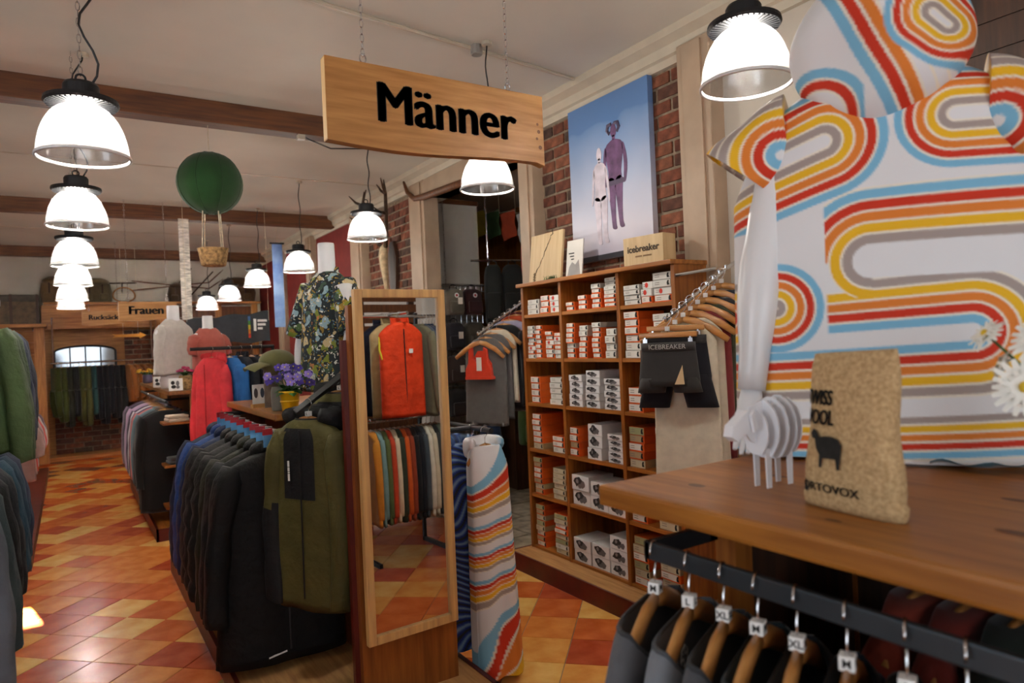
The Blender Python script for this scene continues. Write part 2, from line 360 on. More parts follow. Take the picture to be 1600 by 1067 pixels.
def lamp(x, y, zr, label, group, wavy=False, chain=True, top=CZ):
    t = thing('pendant_lamp', label, 'lamp', (x, y, zr), random.uniform(-.5, .5), group)
    t.rotation_euler = (0, 0, 0)
    for n, me in (('reflector', ME_DOME), ('rim', ME_RIM), ('heat_sink', ME_CAP), ('led', ME_LED), ('hook', ME_HOOK)): link(n, me, t)
    top = top-zr-.001
    if chain: chain_mb(0, 0, .305, top).obj('chain', M_CHROME, t)
    w = .03 if wavy else .008
    cp = [(.03+w*math.sin(k*.9), w*.5*math.cos(k*.7), .27+(top-.27)*k/16) for k in range(17)]
    MB().tube(cp, .0045, 6).obj('cable', M_BLACK, t, smooth=True)
    MB().lathe([(.03, 0), (.03, -.02), (.01, -.025)], 12, (cp[-1][0], cp[-1][1], top), cap1=True).obj('ceiling_rose', M_CROWN, t)
    l = bpy.data.lights.new('bulb', 'POINT'); l.energy = LAMP_W; l.shadow_soft_size = .045; l.color = (1, .94, .85)
    lo = bpy.data.objects.new('bulb', l); COL.objects.link(lo); lo.parent = t; lo.location = (0, 0, .12)
    return t
LA = [(.075, 2.98, 2.30), (.07, 4.5, 2.295), (.065, 5.96, 2.24), (.06, 7.46, 2.235), (.055, 9.0, 2.21), (.05, 10.4, 2.205)]
ln = ['first pendant lamp of the aisle row, in front of the wooden beam', 'second pendant lamp of the aisle row over the tiled floor', 'third pendant lamp of the aisle row over the tiled floor', 'fourth pendant lamp of the aisle row over the tiled floor', 'fifth pendant lamp of the aisle row over the tiled floor', 'last pendant lamp of the aisle row, near the rucksack sign']
for i, (x, y, z) in enumerate(LA): lamp(x, y, z, 'glowing white dome, '+ln[i], 'pendant lamps above the aisle', wavy=i < 2)
LB = [(2.0, 1.52, 2.40), (2.04, 3.33, 2.42), (1.99, 5.07, 2.39), (2.0, 7.0, 2.346), (1.93, 8.53, 2.33), (1.83, 9.73, 2.25), (1.78, 11.16, 2.22)]
lb = ['beside the hooded striped poncho', 'below the hanging wooden sign', 'in front of the antlers on the wall', 'beside the headless mannequin in the floral shirt', 'next to the blue hanging banner', 'above the rose dress mannequin', 'over the grey banner, smallest of its row']
for i, (x, y, z) in enumerate(LB): lamp(x, y, z, 'black-capped pendant lamp with ribbed dome '+lb[i], 'pendant lamps by the shelf wall', chain=i == 0, top=CZ-.15 if i == 2 else CZ)
# ================================================================== hanging signs
def sign(name, x0, x1, y, z0, z1, txt, size, label, th=.04, off=.012, wave=.012, lx=None, fs=1.0):
    t = thing(name, label, 'sign', ((x0+x1)/2, y, z0))
    w = (x1-x0)/2; h = z1-z0; n = 24
    poly = [(-w, h), (-w, 0)]+[(-w+2*w*k/n, -wave*math.sin(k/n*5.2)*(k/n < .98)) for k in range(1, n)]+[(w, 0), (w, h)]
    poly = poly[::-1]
    MB().prism(poly, 0, th).obj('board', M_SIGN, t)
    MB().box(-w-.0015, -w+.002, .002, th-.002, .004, h-.004).obj('end_grain', M_SIGNEND, t)
    text('lettering', txt, size, M_INK, t, (lx or 0, -.001, h*.52), (PI/2, 0, 0), .0004, 0, sx=fs, bold=off)
    for sx in (-.68, .66):
        eye = MB().tube([(sx*w+.012*math.cos(a), th/2, h+.022+.016*math.sin(a)) for a in np.linspace(0, 2*PI, 11)], .003, 6, cap=False)
        eye.tube([(sx*w, th/2, h-.01), (sx*w, th/2, h+.008)], .003, 6); eye.obj('eye_bolt', M_CHROME, t)
        chain_mb(sx*w, th/2, h+.03, CZ-z0-.001, .026).obj('chain', M_CHROME, t)
    return t
sg = sign('hanging_sign', .775, 1.695, 2.3, 2.27, 2.56, 'Männer', .205, 'large natural wood sign reading Männer hung on chains', lx=.02, off=.0052, fs=.95)
for (x, z, r) in ((.435, .14, .008), (.425, .11, .006), (.44, .075, .009), (.43, .17, .006)): MB().lathe([(.001, 0), (r, 0)], 10).obj('knot', mat('knot', (110, 70, 34), .6), sg, (x, -.0015, z), (PI/2, 0, 0))
sign('hanging_sign', .47, 1.04, 8.5, 1.95, 2.15, 'Frauen', .125, 'wooden sign reading Frauen hanging above the mannequin in the white blouse', lx=-.02, off=.0042)
sign('hanging_sign', .18, .72, 11.6, 2.04, 2.24, 'Rucksäcke', .1, 'wooden sign reading Rucksäcke hanging far back before the alcove', off=.003, lx=0.02)
# ================================================================== wall shelf with boxes
XS = 2.65
pl = thing('shelf_plinth', 'low plinth with dark red edge and worn wood top under the box shelf', 'plinth', (0, 0, 0))
MB().box(2.50, 2.97, 1.05, 3.96, 0, .105).box(2.485, 2.50, 1.05, 3.96, 0, .115).box(2.485, 2.97, 3.96, 3.975, 0, .115).obj('edge', M_RED, pl)
MB().box(2.50, 2.97, 1.05, 3.96, .105, .112).obj('top_board', wood('plinth_top', (196, 148, 92), (160, 112, 62), 1, .6), pl)
un = thing('wall_shelf', 'tall brown wooden shelf unit packed with orange and white boxes', 'shelf', (0, 0, .112))
BY = [3.93, 3.5, 2.95, 2.52]; ZS = [.13, .49, .80, 1.115, 1.42, 1.72, 1.91]
for y in BY: MB().box(XS, 2.93, y-.0125, y+.0125, 0, ZS[-1]-.112).obj('upright', M_SHELF, un)
for i, z in enumerate(ZS[:-1]):
    for c in range(3): MB().box(XS+.004, 2.92, BY[c+1]+.0125, BY[c]-.0125, z-.022-.112+(.022 if i == 0 else 0)-(.0 if i else .018), z-.112).obj('shelf_board', M_SHELFH, un)
MB().box(2.915, 2.93, BY[3], BY[0], 0, ZS[-1]-.112).obj('back_panel', M_PANEL, un)
MB().box(XS-.03, 2.95, BY[3]-.02, BY[0]+.03, ZS[-1]-.112, ZS[-1]-.112+.025, ch=.004).obj('top_board', M_SHELFH, un)
ZTOP = ZS[-1]+.025
C_OR = (232, 100, 30); KIND = {'o': ('orange', C_OR, (238, 232, 224)), 'g': ('pale grey', (196, 192, 182), (228, 226, 218)), 'b': ('beige', (176, 158, 124), (206, 196, 168)), 'w': ('photo-printed', (226, 226, 228), (240, 240, 242)), 'k': ('brown', (214, 88, 28), (184, 160, 124)), 'n': ('green-topped', (206, 90, 30), (168, 172, 128)), 'r': ('red-dotted', (232, 228, 222), (236, 234, 228))}
bx = {}
def photo_print(w, h):
    """grainy black and white portrait print: a head and shoulders silhouette"""
    mb = MB(); g = np.random.RandomState(int(w*1000)*7+int(h*1000))
    for mi, (cx, cz, rx, rz, n) in enumerate(((.10*w, .05*h, .30*w, .40*h, 13), (-.16*w, -.12*h, .16*w, .30*h, 9), (.16*w, .10*h, .08*w, .18*h, 8), (.02*w, -.22*h, .12*w, .18*h, 7))):
        mb.prism([(cx+rx*math.cos(a)*g.uniform(.55, 1.1), max(-.46*h, min(.46*h, cz+rz*math.sin(a)*g.uniform(.6, 1.1)))) for a in np.linspace(0, 2*PI, n, endpoint=False)], -.001-.0003*mi, 0, 'yz', (0, 1, 2, 1)[mi])
    return mb
def carton(k, w, h, dp):
    q = (k, round(w, 3), round(h, 3))
    if q in bx: return bx[q]
    nm, cb_, cf = KIND[k]
    body = MB().box(0, dp, -w/2, w/2, 0, h-.0015).mesh('body', mat('carton_'+k, cb_, .6, var=.06))
    lab = MB().box(-.0012, 0, -w/2+(.02 if k in 'ok' else .003), w/2-.003, (.007 if k in 'ok' else .002), h-.003).mesh('label', mat('carton_label_'+k, cf, .6, var=.04))
    if k == 'w': pic = photo_print(w, h*.95).mesh('portrait_print', [mat('photo_dark', (48, 46, 48), .6), mat('photo_mid', (104, 102, 104), .6), mat('photo_light', (150, 148, 150), .6)])
    elif k == 'r': pic = MB().prism([(.012*math.cos(a), .35*h*math.sin(a)) for a in np.linspace(0, 2*PI, 12, endpoint=False)], -.0014, 0, 'yz').mesh('dot', mat('red_dot', (214, 50, 34), .6))
    else: pic = MB().prism([(-.010, -.3*h), (.006, -.3*h), (.008, 0), (.003, .32*h), (-.008, .32*h), (-.004, .05*h)], -.0014, 0, 'yz').mesh('pictogram', M_INK)
    ln = MB()
    for i in range(2): ln.box(-.0016, -.001, w*.12, w*.38, h*(.35+.25*i), h*(.43+.25*i))
    lnm = ln.mesh('print_line', mat('print_grey', (150, 140, 132), .7))
    bx[q] = (body, lab, pic, lnm); return bx[q]
RN = ['lowest', 'second', 'third', 'fourth', 'fifth', 'sixth']; BN = ['opening-side bay', 'wide middle bay', 'shorts-side bay']
ORD = ['bottom one', 'second up', 'third up', 'fourth up', 'fifth up', 'sixth up', 'seventh up', 'eighth up']; STN = ['first', 'second', 'third', 'fourth']; SEEN = {}
def stack(c, r, y0, w, spec, h, dp=.2):
    """spec: string of kinds bottom to top; y0 = distance from the bay's far upright"""
    y = BY[c]-.0125-y0-w/2; z = ZS[r]; sn = SEEN.get((c, r), 0); SEEN[(c, r)] = sn+1
    for i, k in enumerate(spec):
        body, lab, pic, lnm = carton(k, w, h, dp)
        t = thing('carton', '%s carton, %s, %s stack from the opening, %s shelf up, %s' % (KIND[k][0], ORD[i], STN[sn], RN[r], BN[c]), 'box', (XS+.022+random.uniform(-.006, .006), y+random.uniform(-.002, .002), z+i*h), random.uniform(-.02, .02), '%s cartons, %s shelf, %s' % (KIND[k][0], RN[r], BN[c]))
        link('body', body, t); l2 = link('label', lab, t); p = link(pic.name.split('.')[0], pic, l2)
        p.location = (-.0012, (-w*.36 if k not in 'wr' else (0 if k == 'w' else w*.1)), h*.5)
        if k != 'w': link('print_line', lnm, l2)
S = stack
S(0, 5, .03, .13, 'ggg', .034); S(0, 5, .175, .1, 'ooo', .04); S(0, 5, .285, .1, 'rrr', .038)
S(1, 5, .03, .085, 'oo', .028); S(1, 5, .155, .085, 'ooo', .03); S(1, 5, .28, .085, 'oooog', .03); S(1, 5, .40, .11, 'ooogggg', .025)
S(2, 5, .02, .13, 'gggg', .028); S(2, 5, .165, .08, 'orr', .04); S(2, 5, .255, .13, 'orgg', .04)
S(0, 4, .01, .085, 'gorogogg', .028); S(0, 4, .105, .07, 'ooooooo', .032); S(0, 4, .215, .09, 'ogoroo', .03); S(0, 4, .315, .085, 'ggooro', .028)
S(1, 4, .015, .085, 'oogoooo', .032); S(1, 4, .145, .08, 'oooogg', .034); S(1, 4, .27, .08, 'oooooog', .031); S(1, 4, .395, .09, 'gggg', .044)
S(2, 4, .015, .12, 'ggoooo', .044); S(2, 4, .235, .13, 'googog', .04)
S(0, 3, .03, .11, 'oooo', .045); S(0, 3, .24, .15, 'ggggg', .036)
S(1, 3, .02, .13, 'wwwww', .04); S(1, 3, .19, .13, 'wwwww', .046); S(1, 3, .365, .14, 'wwwww', .037)
S(2, 3, .02, .12, 'ooo', .046); S(2, 3, .24, .14, 'bobwg', .042)
S(0, 2, .02, .11, 'booooo', .04); S(0, 2, .25, .13, 'goo', .036)
S(1, 2, .01, .09, 'okoo', .045); S(1, 2, .185, .13, 'www', .072); S(1, 2, .375, .13, 'wwwww', .034)
S(2, 2, .01, .12, 'bkokn', .046); S(2, 2, .225, .14, 'bogogo', .04)
S(0, 1, .02, .10, 'kbkookn', .036); S(0, 1, .235, .14, 'bbbbbb', .034)
S(1, 1, .01, .17, 'ww', .095); S(1, 1, .19, .16, 'ww', .085); S(1, 1, .36, .16, 'w', .09)
S(2, 1, .01, .12, 'ob', .048); S(2, 1, .225, .14, 'bb', .05)
S(0, 0, .02, .10, 'okobnbkn', .036); S(0, 0, .235, .14, 'bgnboobn', .033)
S(1, 0, .01, .165, 'ww', .075); S(1, 0, .18, .165, 'ww', .075); S(1, 0, .35, .165, 'www', .078)
S(2, 0, .01, .12, 'obnobn', .046); S(2, 0, .225, .14, 'obobog', .044)
# things on top of the shelf
ib = thing('display_box', 'light brown carton reading icebreaker on top of the shelf unit', 'box', (2.70, 2.78, ZTOP), .12)
MB().box(0, .11, -.14, .14, 0, .165, ch=.002).obj('body', M_BOARD, ib)
text('lettering', 'icebreaker', .052, mat('ink_brown', (66, 52, 40), .7), ib, (-.001, 0, .095), (PI/2, 0, -PI/2), .0008, .0012)
MB().box(-.0012, 0, -.06, -.0, .050, .058).box(-.0012, 0, .008, .055, .050, .058).obj('print_line', mat('ink_faded', (140, 108, 74), .7), ib)
mp = thing('wooden_map_board', 'birch board with an engraved long coastline leaning on the shelf top', 'board', (2.76, 3.80, ZTOP), 0)
MB().box(-.009, .009, -.185, .185, 0, .345, ch=.002).obj('board', M_BOARD, mp, rot=(0, .12, 0))
pts = []
y, z = -.12, .05
for k in range(34):
    pts.append((-.0095, -y, z)); y += random.uniform(.001, .0135)*(1 if k < 30 else -.5); z += random.uniform(.001, .016)
MB().tube(pts, [random.uniform(.0012, .004) for _ in pts], 4).obj('engraved_line', M_INK, mp, rot=(0, .12, 0))
bl = MB()
for k in range(10): bl.prism([(.118-.008*math.sin(k*2.1)+.009*math.cos(a), .05+.006*k-.03+.006*math.sin(a)) for a in np.linspace(0, 2*PI, 6, endpoint=False)], -.0105, -.009, 'yz')
bl.obj('engraved_blossom', mat('engrave', (120, 96, 66), .8), mp, rot=(0, .12, 0))
pc = thing('info_card', 'white printed card with grey photo beside the birch board', 'card', (2.78, 3.505, ZTOP), .1)
MB().box(-.004, .004, -.075, .075, 0, .255).obj('card', M_PAPER, pc, rot=(0, .12, 0))
MB().prism([(-.06, .02), (.06, .02), (.045, .08), (.02, .11), (-.01, .09), (-.04, .12)], -.0052, -.004, 'yz').obj('photo', mat('photo_grey', (168, 166, 164), .7), pc, rot=(0, .12, 0))
ln_ = MB()
for k in range(3): ln_.box(-.0052, -.004, .005, .055-.012*k, .165-.02*k, .172-.02*k)
ln_.obj('print_line', M_INK, pc, rot=(0, .12, 0))
gp = thing('moss_tuft', 'small green moss tuft in front of the birch board', 'plant', (2.72, 3.68, ZTOP))
tf = MB()
for k in range(70):
    a = random.uniform(0, 2*PI); r = random.uniform(0, .06); b = (random.uniform(-.02, .02), r*math.cos(a)*1.2, 0)
    tf.tube([b, (b[0]+random.uniform(-.015, .015), b[1]+random.uniform(-.02, .02), random.uniform(.015, .04))], [.003, .0008], 4)
tf.obj('moss', M_LEAF, gp)
# poster with two figures
po = thing('wall_poster', 'large poster of two figures against pale blue sky on the brick wall', 'poster', (2.965, 3.33, 2.05))
def sky_mat():
    m = bpy.data.materials.new('poster_sky'); m.use_nodes = True; N = m.node_tree.nodes; L = m.node_tree.links; b = N['Principled BSDF']
    tc = N.new('ShaderNodeTexCoord'); sp = N.new('ShaderNodeSeparateXYZ'); L.new(tc.outputs['Object'], sp.inputs[0])
    n = N.new('ShaderNodeTexNoise'); n.inputs['Scale'].default_value = 3; L.new(tc.outputs['Object'], n.inputs[0])
    ad = N.new('ShaderNodeMath'); ad.operation = 'MULTIPLY_ADD'; L.new(n.outputs[0], ad.inputs[0]); ad.inputs[1].default_value = .25; L.new(sp.outputs[2], ad.inputs[2])
    r = N.new('ShaderNodeValToRGB'); L.new(ad.outputs[0], r.inputs[0]); e = r.color_ramp.elements
    e[0].position = .1; e[0].color = (*lin((176, 172, 192)), 1); e[1].position = 1.15; e[1].color = (*lin((94, 132, 184)), 1)
    k = e.new(.3); k.color = (*lin((214, 210, 222)), 1); k = e.new(.6); k.color = (*lin((180, 192, 218)), 1); k = e.new(.98); k.color = (*lin((112, 146, 192)), 1)
    L.new(r.outputs[0], b.inputs['Base Color']); b.inputs['Roughness'].default_value = .4
    return m
MB().box(-.012, .03, -.385, .385, 0, 1.05).obj('panel', sky_mat(), po)
MB().box(-.014, -.010, -.385, .385, 0, .035).obj('dark_foot', mat('dark_foot', (44, 44, 52), .6), po)
def figure(mb, cx, z0, h, wide, mi=0):
    """flat printed standing figure: outline polygons in the poster plane (y to the right is negative)"""
    def P(pts, k=mi):
        for _ in range(2): pts = [q for i in range(len(pts)) for q in ((pts[i][0]*.75+pts[(i+1) % len(pts)][0]*.25, pts[i][1]*.75+pts[(i+1) % len(pts)][1]*.25), (pts[i][0]*.25+pts[(i+1) % len(pts)][0]*.75, pts[i][1]*.25+pts[(i+1) % len(pts)][1]*.75))]
        mb.prism([(-(cx+x*h), z0+z*h) for x, z in pts], -.0145, -.0115, 'yz', k)
    P([(-.03, .87), (-.045, .93), (-.02, 1), (.02, 1), (.045, .93), (.03, .87)]); P([(-.02, .84), (.02, .84), (.022, .89), (-.022, .89)])
    P([(-.11*wide, .80), (-.02, .85), (.02, .85), (.11*wide, .80), (.085*wide, .62), (.085, .52), (.1, .46), (0, .43), (-.1, .46), (-.085, .52), (-.085*wide, .62)])
    P([(-.115, .50), (.015, .47), (-.005, .27), (-.012, .04), (.01, -.02), (-.06, -.015), (-.065, .04), (-.085, .26)]); P([(-.015, .47), (.115, .50), (.092, .27), (.085, .05), (.12, -.01), (.05, -.015), (.035, .05), (.015, .25)])
    P([(-.11*wide, .80), (-.085*wide, .78), (-.10*wide, .6), (-.12, .42), (-.15, .40), (-.135*wide, .6)]); P([(.11*wide, .80), (.085*wide, .78), (.11*wide, .6), (.12, .43), (.15, .40), (.15*wide, .6)])
fm = MB(); figure(fm, .07, .19, .66, 1.25); fm.obj('printed_figure', mat('poster_dark_figure', (112, 78, 118), .5, var=.25, vs=14), po)
fh = MB()
for s in (-1, 1): fh.tube([(-.0135, -(.07+s*.015), .848), (-.0135, -(.07+s*.045), .845), (-.0135, -(.07+s*.055), .815), (-.0135, -(.07+s*.038), .79), (-.0135, -(.07+s*.026), .805)], [.012, .014, .013, .009, .004], 6)
fh.obj('printed_horns', mat('poster_horn', (84, 72, 96), .5), po)
fb = MB().box(-.0150, -.012, -.16, .02, .46, .49); fb.obj('printed_grip', mat('poster_horn', (84, 72, 96), .5), po)
fm = MB(); figure(fm, -.075, .11, .62, .95); o = fm.obj('printed_figure', mat('poster_pale_figure', (216, 206, 218), .5, var=.12, vs=14), po); o.location.x = -.001
# ================================================================== garments and hangers
def torso(Wd, L, b0, seed, fold=1.0, quilt=0, nu=44, nv=26, neck=.065, drop=.075, hemw=1.05, slim=None, narrow=1.0, even=False, dip=0, cap=True):
    """hanging garment body: shoulders at z=0, front = -y, closed at the hem"""
    g = np.random.RandomState(seed); ph = g.uniform(0, 6.3, 6); rings = []
    u = np.linspace(0, 2*PI, nu, endpoint=False); c, s = np.cos(u), np.sin(u)
    if even:
        h = nu//2; xx = np.sin(np.linspace(-PI/2, PI/2, h+1)*.92)/math.sin(PI/2*.92); cc = np.sign(xx)*np.abs(xx)**(1/.75); ang = np.arccos(np.clip(cc, -1, 1)); u = np.concatenate([ang[::-1][:-1], -ang[:-1]]); u = np.concatenate([ang[::-1][:h], (2*PI-ang)[:h]]); c, s = np.cos(u), np.sin(u)
    cx = np.sign(c)*np.abs(c)**.75; sy = np.sign(s)*np.abs(s)**.85
    for i in range(nv+1):
        t = i/nv
        if t < .22:
            q = t/.22; a = neck+(Wd-neck)*q**.8; z = .012-drop*(q**1.15); b = .045+(b0-.045)*q
        else:
            q = (t-.22)/.78; z = -drop+.012-(L-drop)*q
            wz = (slim(q) if slim else 1+(hemw-1)*q); a = Wd*wz*narrow if q > .08 else Wd*(1+(wz*narrow-1)*q/.08); b = b0*(1+.25*q)
        am = fold*.10*max(0, t-.15)
        rad = 1+am*(np.sin(3*u+ph[0]+1.5*t)*.5+np.sin(7*u+ph[1]+2*t)*.45+np.sin(12*u+ph[2]-3*t)*.25)
        wav = fold*.012*max(0, t-.2)*np.sin(np.sign(s)*2.2*cx*3+ph[3])
        qz = 1+(quilt*.30*abs(math.sin(PI*z/.105)) if quilt else 0)
        x = a*cx*(1+(rad-1)*.35); y = b*sy*rad*qz+wav
        zz = z+fold*.01*max(0, t-.6)*np.sin(2*u+ph[4])-dip*max(0, 1-t/.14)*(s < 0)*np.abs(s)
        rings.append(np.stack([x, y, zz*np.ones(nu) if np.isscalar(zz) else zz], 1).tolist())
    last = np.array(rings[-1]); cen = last.mean(0)
    inn = (last-cen)*.9+cen; inn[:, 2] += .03; rings.append(inn.tolist())
    return MB().loft(rings, cap, True)
def sleeve(sx, Wd, Ls, seed, r0=.08, r1=.055, splay=.05, fwd=-.03, quilt=0, n=16, m=22, bend=.02, drop=.06):
    g = np.random.RandomState(seed+int(sx)); ph = g.uniform(0, 6.3, 4); rings = []
    u = np.linspace(0, 2*PI, n, endpoint=False)
    for i in range(m+1):
        t = i/m; z = -drop-Ls*t+.02*(1-t); x = sx*(Wd-.035+splay*t+bend*math.sin(PI*t)); y = fwd*t*t
        r = r0+(r1-r0)*t**.8; r *= min(1, .55+t*5)
        k = 1+.08*np.sin(2*u+ph[0]+4*t)+.06*np.sin(5*u+ph[1]+9*t)+.05*math.sin(18*t+ph[2])+(quilt*.26*abs(math.sin(PI*z/.105)) if quilt else 0)
        rings.append(np.stack([x+r*.62*np.cos(u)*k, y+r*.95*np.sin(u)*k, z+.012*np.cos(u)*sx], 1).tolist())
    return MB().loft(rings, True, True)
def collar(h=.05, r=.07, thick=.012):
    mb = MB(); rings = []
    for i, (rr, z) in enumerate(((r, -.025), (r*.95, h*.5), (r*.98, h), (r*.9, h+.004), (r*.84, h-.01), (r*.84, -.01))):
        rings.append([(rr*math.cos(t)*1.05, rr*.72*math.sin(t)+.005, z-(.035 if math.sin(t) < -.3 else 0)*(1 if i < 6 else 0)) for t in np.linspace(0, 2*PI, 20, endpoint=False)])
    return mb.loft(rings, False, False)
def hood_mb(sc=1.0):
    p = []; r = []
    for k in range(15):
        t = -2.2+4.4*k/14; p.append((.085*math.sin(t)*sc, .03+.075*math.cos(t)*sc, .015-.03*math.cos(t)*sc*.8)); r.append((.022+.045*max(0, math.cos(t*.75))**1.1)*sc)
    return MB().tube(p, r, 12)
def garment(name, label, cat, loc, rz, group=None, Wd=.215, L=.68, b0=.05, col=None, m=None, sl=.56, seed=0, hood=None, coll=True, quilt=0, zipc=None, fold=1.0, r0=.075, splay=.05, sleevem=None, hemw=1.05, slim=None, r1=.05, drop=.075, fwd=-.03, neck=.065, narrow=1.0, dip=0, cap=True, hoods=1.0):
    m = m or fabric(col)
    t = thing(name, label, cat, loc, rz, group)
    torso(Wd, L, b0, seed, fold, quilt, hemw=hemw, slim=slim, drop=drop, neck=neck, narrow=narrow, dip=dip, cap=cap).obj('body', m, t, smooth=True)
    if sl:
        for sx in (-1, 1): sleeve(sx, Wd, sl, seed, r0, r1, splay, quilt=quilt, drop=drop-.01, fwd=fwd).obj('sleeve', sleevem or m, t, smooth=True)
    if coll: collar(.05 if zipc or hood else .02).obj('collar', m if not hood else hood, t, smooth=True)
    if hood: hood_mb(hoods).obj('hood', hood, t, smooth=True)
    if zipc:
        MB().tube([(0, -b0*1.05-.004-.001*k, -.03-(L-.09)*k/10) for k in range(11)], .004, 5).obj('zipper', zipc, t)
    return t
hang_arm = MB()
for s in (-1, 1):
    hang_arm.tube([(0, 0, .0), (s*.05, 0, -.012), (s*.13, .0, -.052), (s*.205, -.010, -.108)], [.0075, .009, .009, .007], 12, flat=2.0)
ME_HANG = hang_arm.mesh('arms', M_HANGER, True)
def hookpath(h=.085): return [(0, 0, 0), (0, 0, h-.055), (.004, 0, h-.045)] + [(-.018*math.cos(a)*1+.0, 0, h-.02+.019*math.sin(a)) for a in np.linspace(PI*1.12, -.05, 9)]
hp = [(0, 0, .0), (0, 0, .035), (.010, 0, .047)] + [(.019*math.cos(a), 0, .066+.019*math.sin(a)) for a in np.linspace(-.5, PI*1.02, 10)]
ME_HOOKW = MB().tube(hp, .0018, 6).mesh('hook', M_CHROME, True)
hq = [(0, 0, .0), (0, 0, .052), (.010, 0, .066)] + [(.019*math.cos(a), 0, .085+.019*math.sin(a)) for a in np.linspace(-.5, PI*1.02, 10)]
ME_HOOKL = MB().tube(hq, .0019, 6).mesh('hook', M_CHROME, True)
ME_BAR = MB().box(-.135, .135, -.008, .008, -.022, .004, ch=.004).mesh('bar', M_HANGER, True)
ME_LOGO = MB().lathe([(.001, 0), (.013, 0), (.013, .002)], 14).mesh('badge', M_BLACK)
ME_CLIP = MB().box(-.01, .01, -.012, .012, -.03, .012).box(-.004, .004, -.016, .016, -.012, .02).mesh('clip', M_CHROME)
HANGS = {}
def hang_mesh(hw):
    k = round(hw, 3)
    if k not in HANGS:
        me = ME_HANG.copy(); f = k/.205
        for v in me.vertices: v.co.x *= f; v.co.z *= .5+.5*f
        HANGS[k] = me
    return HANGS[k]
def hanger(loc, rz, label, group=None, cube=None, badge=False, flip=False, cubec=None, m=None, long=False, bar=False, hw=.205):
    """wooden clothes hanger; loc = the point where the hook leaves the wood, the hook closes 8.5 cm above"""
    t = thing('clothes_hanger', label, 'hanger', loc, rz, group)
    link('bar' if bar else 'arms', ME_BAR if bar else (hang_mesh(hw) if hw < .205 else ME_HANG), t); link('hook', ME_HOOKL if long else ME_HOOKW, t)
    if cube:
        c = MB().box(-.0105, .0105, -.0105, .0105, .010, .031, ch=.0014).obj('size_cube', cubec or M_WHITE, t)
        if cube != '-':
            text('size_letter', cube, .016, M_INK, c, (0, -.0108, .0205), (PI/2, 0, 0), .0004, .0003)
            text('size_letter', cube, .016, M_INK, c, (-.0108, 0, .0205), (PI/2, 0, -PI/2), .0004, .0003)
    if badge: link('badge', ME_LOGO, t, (0, -.011, -.012), (PI/2, 0, 0))
    return t
def rail(name, label, p0, p1, m=M_BLACKM, r=.0125, br=None, sq=False):
    t = thing(name, label, 'rail', p0); d = Vector(p1)-Vector(p0)
    MB().tube([(0, 0, 0), tuple(d)], r, 4 if sq else 12).obj('bar', m, t)
    for q in (br or []): MB().tube([Vector(a)-Vector(p0) for a in q], r*.9, 8).obj('bracket', m, t)
    return t
HK = .083
def patch(src, cond, off, name, m, parent):
    """a panel sewn onto a garment: the faces of src that meet cond, lifted by off along their normals"""
    me = src.data; mb = MB(); idx = {}
    me.update()
    for p in me.polygons:
        c = p.center
        if cond(c.x, c.y, c.z) and len(p.vertices) == 4:
            q = []
            for v in p.vertices:
                if v not in idx: idx[v] = len(mb.v); mb.v.append(tuple(me.vertices[v].co + me.vertices[v].normal*off))
                q.append(idx[v])
            mb.f.append(tuple(q)); mb.m.append(0)
    return mb.obj(name, m, parent, smooth=True)
def on_rail(p, rz, hlabel, group, cube=None, badge=False, hw=.205):
    """a hanger whose hook rests on a rail point p, and the garment on it"""
    q = (p[0], p[1], p[2]-HK+.012)
    hanger(q, rz, hlabel, group+' hangers', cube, badge, hw=hw)
    return (q[0], q[1], q[2]-.012)
# ================================================================== gondolas (floor display units)
def mannequin(label, loc, rz, hh=.8, arms=(), arm_m=None, sc=1.0, stand=True, ar=1.0):
    t = thing('mannequin', label, 'mannequin', loc, rz)
    k = hh/.8; pr = [(.14, .10, 0), (.15, .105, .05), (.125, .09, .2), (.15, .105, .36), (.175, .11, .46), (.185, .09, .54), (.15, .075, .60), (.075, .06, .635), (.055, .055, .67), (.053, .053, .79), (.05, .05, .80)]
    rings = [[(a*sc*math.cos(u), b*sc*math.sin(u), z*k) for u in np.linspace(0, 2*PI, 24, endpoint=False)] for a, b, z in pr]
    MB().loft(rings).obj('torso', M_MANN, t, smooth=True)
    for s, pts in arms:
        P = [Vector(p) for p in pts]; path = []; rad = []
        for i in range(13):
            q = i/12*(len(P)-1); a = min(int(q), len(P)-2); path.append(P[a].lerp(P[a+1], q-a)); rad.append(ar*(.045-.022*i/12+(.006*math.sin(PI*min(1, max(0, (i-5)/5))) if i > 5 else 0)))
        mb = MB().tube(path, rad, 14)
        d = (P[-1]-P[-2]).normalized(); sd_ = d.cross(Vector((0, 1, 0))).normalized() if abs(d.y) < .9 else Vector((1, 0, 0)); w = P[-1]
        mb.tube([w-d*.01, w+d*.03, w+d*.07, w+d*.085], [.022, .028, .032, .026], 12, flat=.55)
        nr = d.cross(sd_)
        for f in range(4):
            o = (f-1.5)*.0145; L_ = (.062, .072, .068, .052)[f]; b = w+d*.078+sd_*o
            mb.tube([b, b+d*L_*.45+nr*.004, b+d*L_*.8+nr*.014, b+d*L_+nr*.026], [.0085, .0082, .0075, .005], 8)
        b = w+d*.02+sd_*.024; mb.tube([b, b+sd_*.02+d*.025, b+sd_*.024+d*.055+nr*.012], [.011, .0095, .006], 8)
        mb.obj('arm', M_MANN, t, smooth=True)
    if stand: MB().lathe([(.13, 0), (.13, .006), (.02, .01), (.012, .012)], 20, cap0=True, cap1=True).obj('base', M_CHROME, t, (0, 0, -.0))
    return t
G1 = thing('display_gondola', 'wooden display unit with dark red plinth carrying jackets, mirror and flowers', 'display unit', (0, 0, 0))
